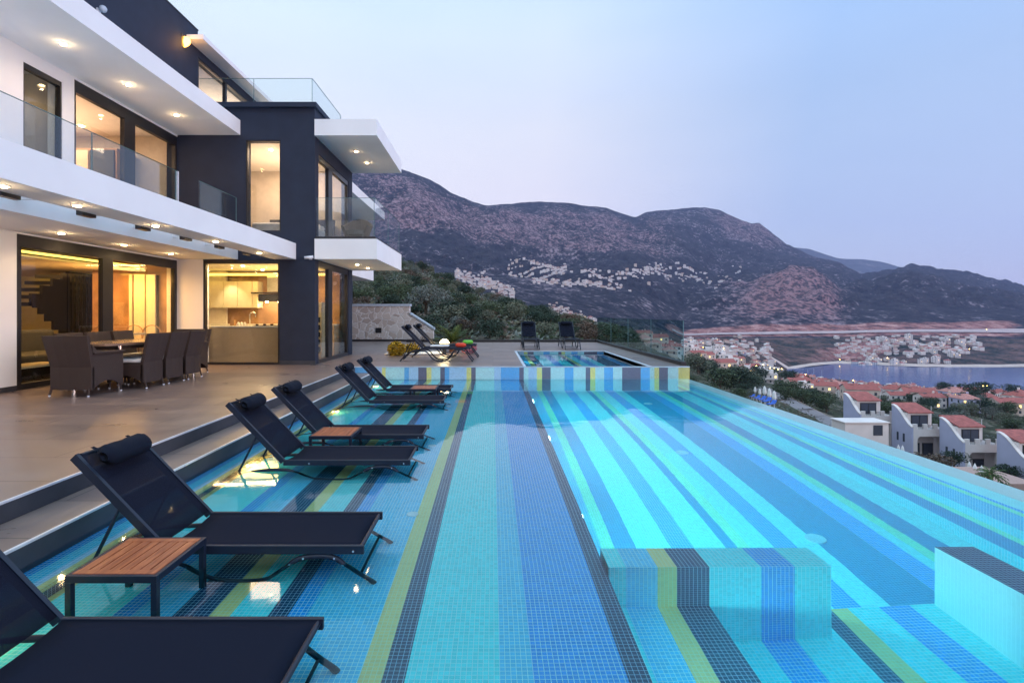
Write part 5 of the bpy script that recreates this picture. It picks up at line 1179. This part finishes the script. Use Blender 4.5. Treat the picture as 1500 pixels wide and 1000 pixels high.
# ---- trees
def tree_mesh(seed, mat, n=1700, dense=1.0, flat=.75):
    rnd = random.Random(seed); st_ = random.getstate(); random.seed(seed); a = MB()
    for c in range(9):
        th = rnd.uniform(0, 6.28); rr_ = rnd.uniform(.15, .62); leaves(a, (rr_ * math.cos(th), rr_ * math.sin(th), rnd.uniform(.55, 1.25) * flat + .1), rnd.uniform(.32, .52), n // 9, .058, (1, 1, .8))
    random.setstate(st_)
    me = bpy.data.meshes.new('crown'); me.from_pydata(a.v, [], a.f); me.materials.append(mat); me.update()
    b = MB(); b.tube([(0, 0, -.3), (.03, 0, .35), (0, .03, .8)], [.08, .06, .03], 7)
    for q in range(4): t = q * 1.57 + .4; b.tube([(0, 0, .4), (.25 * math.cos(t), .25 * math.sin(t), .65), (.42 * math.cos(t), .42 * math.sin(t), .95)], [.035, .025, .012], 5)
    mt = bpy.data.meshes.new('trunk'); mt.from_pydata(b.v, [], b.f); mt.materials.append(M['bark']); mt.update()
    return me, mt
TM = [tree_mesh(20 + i, LEAF[i % 5]) for i in range(8)]
tn = ['mid green', 'grey green olive', 'very dark green', 'brownish', 'silvery grey', 'mid green spreading', 'grey green rounded', 'dark green spreading']
def add_tree(px, Y, s, where, group, i=None, dz=0, name='tree'):
    i = random.randrange(8) if i is None else i
    r = empty(name, at(px, Y, dz), tn[i] + ' ' + where, name, group, random.uniform(0, 6)); r.scale = (s * random.uniform(.9, 1.15), s * random.uniform(.9, 1.15), s * random.uniform(.8, 1.1))
    for me, nm in ((TM[i][0], 'crown'), (TM[i][1], 'trunk')):
        o = bpy.data.objects.new(nm, me); COL.objects.link(o); o.parent = r
    return r
def crest(px):
    pts_ = [(500, 384), (600, 390), (680, 424), (760, 453), (850, 480), (930, 500)]
    for j in range(len(pts_) - 1):
        if pts_[j][0] <= px <= pts_[j + 1][0]: u = (px - pts_[j][0]) / (pts_[j + 1][0] - pts_[j][0]); return pts_[j][1] * (1 - u) + pts_[j + 1][1] * u
    return 500
k = 0
loc = []
while k < 280:
    px = random.uniform(500, 925); Y = random.uniform(23.5, 60) if k % 5 < 2 else random.uniform(40, 142); X = (px - CX) * Y / F
    s = random.uniform(.7, 1.35) * (.6 + Y / 95)
    if any((X - a_) ** 2 + (Y - b_) ** 2 < (s * .55) ** 2 for a_, b_ in loc): s *= .8
    loc.append((X, Y)); add_tree(px, Y, s, 'maquis bush on the hillside behind the far terrace', 'hillside bushes', None, -.2, 'bush'); k += 1
ug = MB()
for q in range(5200):
    if q < 3400: px = random.uniform(480, 945); Y = random.uniform(22.9, 70) if q % 2 else random.uniform(40, 145)
    else: px = random.uniform(1000, 1540); Y = random.uniform(28, 60) if q % 3 == 0 else random.uniform(50, 230)
    p = at(px, Y); sz = random.uniform(.35, .8) * (.5 + Y / 90)
    leaves(ug, (p[0], p[1], p[2] + sz * .25), sz, 16, .10 + sz * .12, (1, 1, .55), random.randrange(4))
tag(ug.build('undergrowth', [LEAF[0], LEAF[1], LEAF[4], LEAF[3]]), 'low maquis undergrowth covering the slopes below and behind the terrace', 'undergrowth', kind='stuff')
for q in range(22):
    add_tree(random.uniform(1012, 1110), random.uniform(150, 260), random.uniform(4, 6.5), 'tree in the clump below the pool corner', 'tree clump below the pool corner', random.choice([0, 1, 2, 7]))
for q in range(12):
    add_tree(random.uniform(1140, 1212), random.uniform(150, 200), random.uniform(3.6, 5), 'tree in the dense group beside the street wall', 'trees beside the street wall', random.choice([2, 0, 7]))
for px, Y, s, i, lab in ((1238, 122, 2.8, 4, 'blossoming shrub against the first lavender side wall'), (1318, 120, 2.4, 1, 'tree between the first two terrace houses'), (1362, 84, 3.6, 3, 'spreading tree in front of the middle terrace house'), (1342, 80, 2.8, 3, 'tree low by the pool edge below the middle house'), (1398, 100, 2.8, 2, 'tree at the curved wall of the third terrace house'), (1388, 72, 1.8, 1, 'bush right above the pool edge near the small palm'), (1478, 98, 2.8, 2, 'tree between the last two terrace houses'), (1494, 66, 2.2, 1, 'bush below the edge house, dry tipped'), (1470, 66, 2.6, 0, 'bush with lighter tips low by the pool edge'), (1455, 62, 2.4, 3, 'low shrub at the pool edge under the tall palm')):
    add_tree(px, Y, s, lab, 'trees around the terrace houses', i)
for q in range(40):
    add_tree(random.uniform(1290, 1500), random.uniform(190, 640), random.uniform(3, 5.5), 'tree among the near shore houses', 'near shore trees', random.choice([2, 0, 7, 4]))
for q in range(16):
    add_tree(random.uniform(1380, 1560), random.uniform(170, 700), random.uniform(7, 10), 'tree of the dark grove by the water', 'waterside grove', random.choice([2, 7]))
for q in range(26):
    add_tree(random.uniform(1010, 1200), random.uniform(260, 900), random.uniform(4, 7), 'tree between the old town roofs', 'old town trees', random.choice([2, 0, 7]))
for q in range(78):
    add_tree(random.uniform(1250, 1520), random.uniform(125, 235), random.uniform(2.0, 4.0), 'garden tree right behind the terrace houses', 'garden trees behind the terrace houses', random.choice([0, 1, 2, 4, 7]))
for q in range(12):
    add_tree(random.uniform(1010, 1110), random.uniform(110, 150), random.uniform(1.6, 2.6), 'low tree on the slope right under the pool corner', 'low trees under the pool corner', random.choice([0, 1, 2, 7]))
# palms
def palm(px, Y, h, label):
    r = empty('palm_tree', at(px, Y), label, 'palm tree', 'palms below the pool'); a = MB()
    for k in range(34):
        az = random.uniform(0, 6.28); el = random.uniform(-.2, 1.2); ln = random.uniform(1.8, 2.4); pts_ = []
        for i in range(7):
            t = i / 6; pts_.append(Vector((ln * t * math.cos(el) * math.cos(az), ln * t * math.cos(el) * math.sin(az), h + ln * t * math.sin(el) - .9 * t * t)))
        sd_ = Vector((-math.sin(az), math.cos(az), 0))
        for i in range(1, 7):
            for s in (-1, 1):
                w_ = .4 * math.sin(math.pi * (i + .6) / 8); d = pts_[i] - pts_[i - 1]
                a.add([pts_[i - 1], pts_[i], pts_[i] + sd_ * s * w_ + d * .6 + Vector((0, 0, -.12))], [(0, 1, 2)])
    a.build('fronds', M['pleaf'], r); MB().tube([(0, 0, -1), (.1, 0, h * .5), (0, 0, h)], [.38, .30, .33], 10).build('trunk', M['palmbark'], r)
palm(1450, 74, 3.6, 'tall palm with reddish trunk in front of the third terrace house'); palm(1423, 76, 1.6, 'short palm left of the tall one just above the pool edge')
# closed parasols + blue loungers down by the street
def parasol(px, Y, label, group, h=2.6, s=1.0):
    r = empty('closed_parasol', at(px, Y, .8), label, 'parasol', group)
    MB().tube([(0, 0, -1), (0, 0, h * s)], .05 * s, 6).build('pole', M['nosing'], r)
    MB().tube([(0, 0, .9 * s), (0, 0, 1.2 * s), (0, 0, 2.0 * s), (0, 0, h * s)], [.28 * s, .36 * s, .24 * s, .04 * s], 8).build('canopy', M['towel'], r)
for i in range(6): parasol(1099 + i * 7, Ynear(1099 + i * 7, 579 + i * 4.4), 'closed white parasol in the row over blue loungers above the street', 'closed parasols by the street', h=2.4, s=.9)
def sunbed(px, Y, label):
    r = empty('blue_sunbed', at(px, Y, .9), label, 'sunbed', 'blue sunbeds by the street', R(35)); r.scale = (.8, .8, .8)
    MB().box(-1, .5, -.35, .35, .3, .42).build('mattress', plain('blue_cloth', (.03, .12, .55), .7), r)
    MB().add([(.5, -.35, .35), (.5, .35, .35), (1.05, .35, .85), (1.05, -.35, .85), (.5, -.35, .25), (.5, .35, .25), (1.1, .35, .78), (1.1, -.35, .78)], [(0, 1, 2, 3), (7, 6, 5, 4), (0, 3, 7, 4), (1, 5, 6, 2), (2, 6, 7, 3)]).build('backrest', r.children[0].data.materials[0], r)
    for x in (-.9, .4):
        for y in (-.3, .3): MB().box(x, x + .06, y, y + .05, -.5, .3).build('leg', M['nosing'], r)
for i in range(6): sunbed(1095 + i * 7, Ynear(1095 + i * 7, 583 + i * 4.4), 'blue sunbed in the row under the closed white parasols')
parasol(1316, 100, 'closed white parasol on the patio left of the middle house, the left one', 'patio parasols'); parasol(1322, 100, 'closed white parasol on the patio left of the middle house, the right one', 'patio parasols')
for i, px in enumerate((1420, 1428, 1438)): parasol(px, 90 - i * 2, ('left', 'middle', 'right')[i] + ' closed white parasol behind the short palm', 'patio parasols')
tag(MB().box(0, 12, 0, 9, -3, .3).build('patio', plain('patio_stone', (.42, .28, .25), .9)), kind='structure'); bpy.data.objects['patio'].location = at(1410, 80)
# boats in the bay
for q, (px, Y) in enumerate(((1183, 985), (1192, 1000), (1204, 975))):
    bx_ = (px - CX) * Y / F; r_ = empty('sailing_boat', (bx_, Y, -120), ('sailing boat moored closest to the beach', 'middle one of the three moored sailing boats', 'sailing boat moored closest to the old town point')[q], 'boat', 'boats in the bay', R(20 + q * 25)); 
    MB().prism([(-6, 1.2), (-5.2, -.3), (4.6, -.3), (6.6, 1.4)], 'y', -1.6, 1.6).build('hull', M['housew'], r_); MB().box(-2.6, 2, -1, 1, 1.25, 2.0).build('cabin', M['housew'], r_)
    MB().tube([(.6, 0, 1.2), (.6, 0, 15)], .16, 6).build('mast', M['nosing'], r_)
# street lamps in the town
for q, (px, Y) in enumerate([(1128, 560), (1134, 600), (1140, 640), (1122, 520), (1118, 600), (1136, 700), (1108, 480), (1145, 560), (1440, 330), (1446, 340), (1030, 520), (1060, 700), (1230, 1260), (1370, 1230), (1374, 1215), (1300, 1240), (1420, 1300), (1445, 1500), (1250, 300), (1180, 420)]):
    r = empty('street_lamp', at(px, Y), ('lit street lamp glowing orange in the old town by the beach' if px < 1200 else 'lit street lamp glowing orange on the far shore' if Y > 1000 else 'lit street lamp glowing orange among the near shore houses'), 'street lamp', 'street lamps of the old town' if px < 1200 else 'far shore street lamps' if Y > 1000 else 'near shore street lamps')
    sz = .0007 * Y
    MB().tube([(0, 0, 0), (0, 0, 9)], .12, 5).build('pole', M['frame'], r); MB().ball((0, 0, 9 + sz), min(sz, .6), 0, 8, 6).build('lamp_head', M['streetglow'], r)

# ------------------------------------------------------------------ air
m, nt, out = newmat('haze_air')
pv = N(nt, 'ShaderNodeVolumePrincipled'); pv.inputs['Color'].default_value = (0.50, 0.58, 0.95, 1); pv.inputs['Density'].default_value = 0.00006; pv.inputs['Anisotropy'].default_value = 0.2
L(nt, pv.outputs[0], out.inputs['Volume'])
hz = MB().box(-5000, 14000, -100, 8400, -160, 1500).build('haze', m); tag(hz, kind='stuff')

# ------------------------------------------------------------------ world, sun, camera
w = bpy.data.worlds.new('World'); sc.world = w; w.use_nodes = True; nt = w.node_tree; nt.nodes.clear()
out = nt.nodes.new('ShaderNodeOutputWorld')
SUN_EL = R(3.0); SUN_AZ = R(115)
sky = nt.nodes.new('ShaderNodeTexSky'); sky.sky_type = 'NISHITA'; sky.sun_disc = False; sky.sun_elevation = SUN_EL; sky.sun_rotation = SUN_AZ; sky.altitude = 100
b1 = nt.nodes.new('ShaderNodeBackground'); b1.inputs[1].default_value = 0.05; L(nt, sky.outputs[0], b1.inputs[0])
tc = nt.nodes.new('ShaderNodeTexCoord'); sx = nt.nodes.new('ShaderNodeSeparateXYZ'); L(nt, tc.outputs['Generated'], sx.inputs[0])
el = ramp(nt, mathn(nt, 'MAXIMUM', sx.outputs[2], 0.0), [(0.0, (0.55, 0.47, 0.61)), (0.12, (0.57, 0.53, 0.61)), (0.35, (0.50, 0.54, 0.64)), (0.54, (0.42, 0.56, 0.76)), (0.75, (0.72, 0.98, 1.15))])
azr = mathn(nt, 'MULTIPLY_ADD', sx.outputs[0], 1.0, 0.5)
az = ramp(nt, azr, [(0.15, (1.15, 1.12, 1.05)), (0.60, (1.12, 1.08, 1.03)), (1.0, (0.57, 0.74, 0.94))])
nz = N(nt, 'ShaderNodeTexNoise', Scale=2.2, Detail=4.0); mp = nt.nodes.new('ShaderNodeMapping'); mp.inputs['Scale'].default_value = (1, 1, 4); L(nt, tc.outputs['Generated'], mp.inputs[0]); L(nt, mp.outputs[0], nz.inputs['Vector'])
cl = ramp(nt, nz.outputs[0], [(0.35, (0.97, 0.97, 0.99)), (0.7, (1.06, 1.03, 1.01))])
col = mixc(nt, 1.0, mixc(nt, 1.0, el.outputs[0], az.outputs[0], 'MULTIPLY'), cl.outputs[0], 'MULTIPLY')
b2 = nt.nodes.new('ShaderNodeBackground'); b2.inputs[1].default_value = 0.88; L(nt, col, b2.inputs[0])
ad = nt.nodes.new('ShaderNodeAddShader'); L(nt, b1.outputs[0], ad.inputs[0]); L(nt, b2.outputs[0], ad.inputs[1]); L(nt, ad.outputs[0], out.inputs[0])
sl = bpy.data.lights.new('sun', 'SUN'); sl.energy = 0.5; sl.angle = R(25); sl.color = (1.0, 0.82, 0.84)
so = bpy.data.objects.new('sun', sl); COL.objects.link(so)
d = Vector((math.sin(SUN_AZ) * math.cos(R(9)), math.cos(SUN_AZ) * math.cos(R(9)), math.sin(R(9)))); so.rotation_euler = d.to_track_quat('Z', 'Y').to_euler()

cam = bpy.data.cameras.new('camera'); co = bpy.data.objects.new('camera', cam); COL.objects.link(co); sc.camera = co
co.location = (0, 0, HC); co.rotation_euler = (R(90), 0, 0)
cam.sensor_width = 36; cam.lens = 36 * F / 1500; cam.shift_x = (750 - CX) / 1500; cam.shift_y = -(500 - CY) / 1500
cam.clip_start = 0.05; cam.clip_end = 40000
sc.view_settings.view_transform = 'Standard'; sc.view_settings.look = 'None'; sc.view_settings.exposure = 0.7; sc.view_settings.gamma = 1.0
cy = sc.cycles
cy.use_denoising = True
try: cy.denoiser = 'OPENIMAGEDENOISE'
except Exception: pass
cy.max_bounces = 10; cy.diffuse_bounces = 4; cy.glossy_bounces = 5; cy.transmission_bounces = 8; cy.transparent_max_bounces = 14; cy.volume_bounces = 2
cy.caustics_reflective = False; cy.caustics_refractive = True; cy.sample_clamp_indirect = 6.0; cy.sample_clamp_direct = 0
print('houses', hn, 'objects', len(bpy.data.objects))
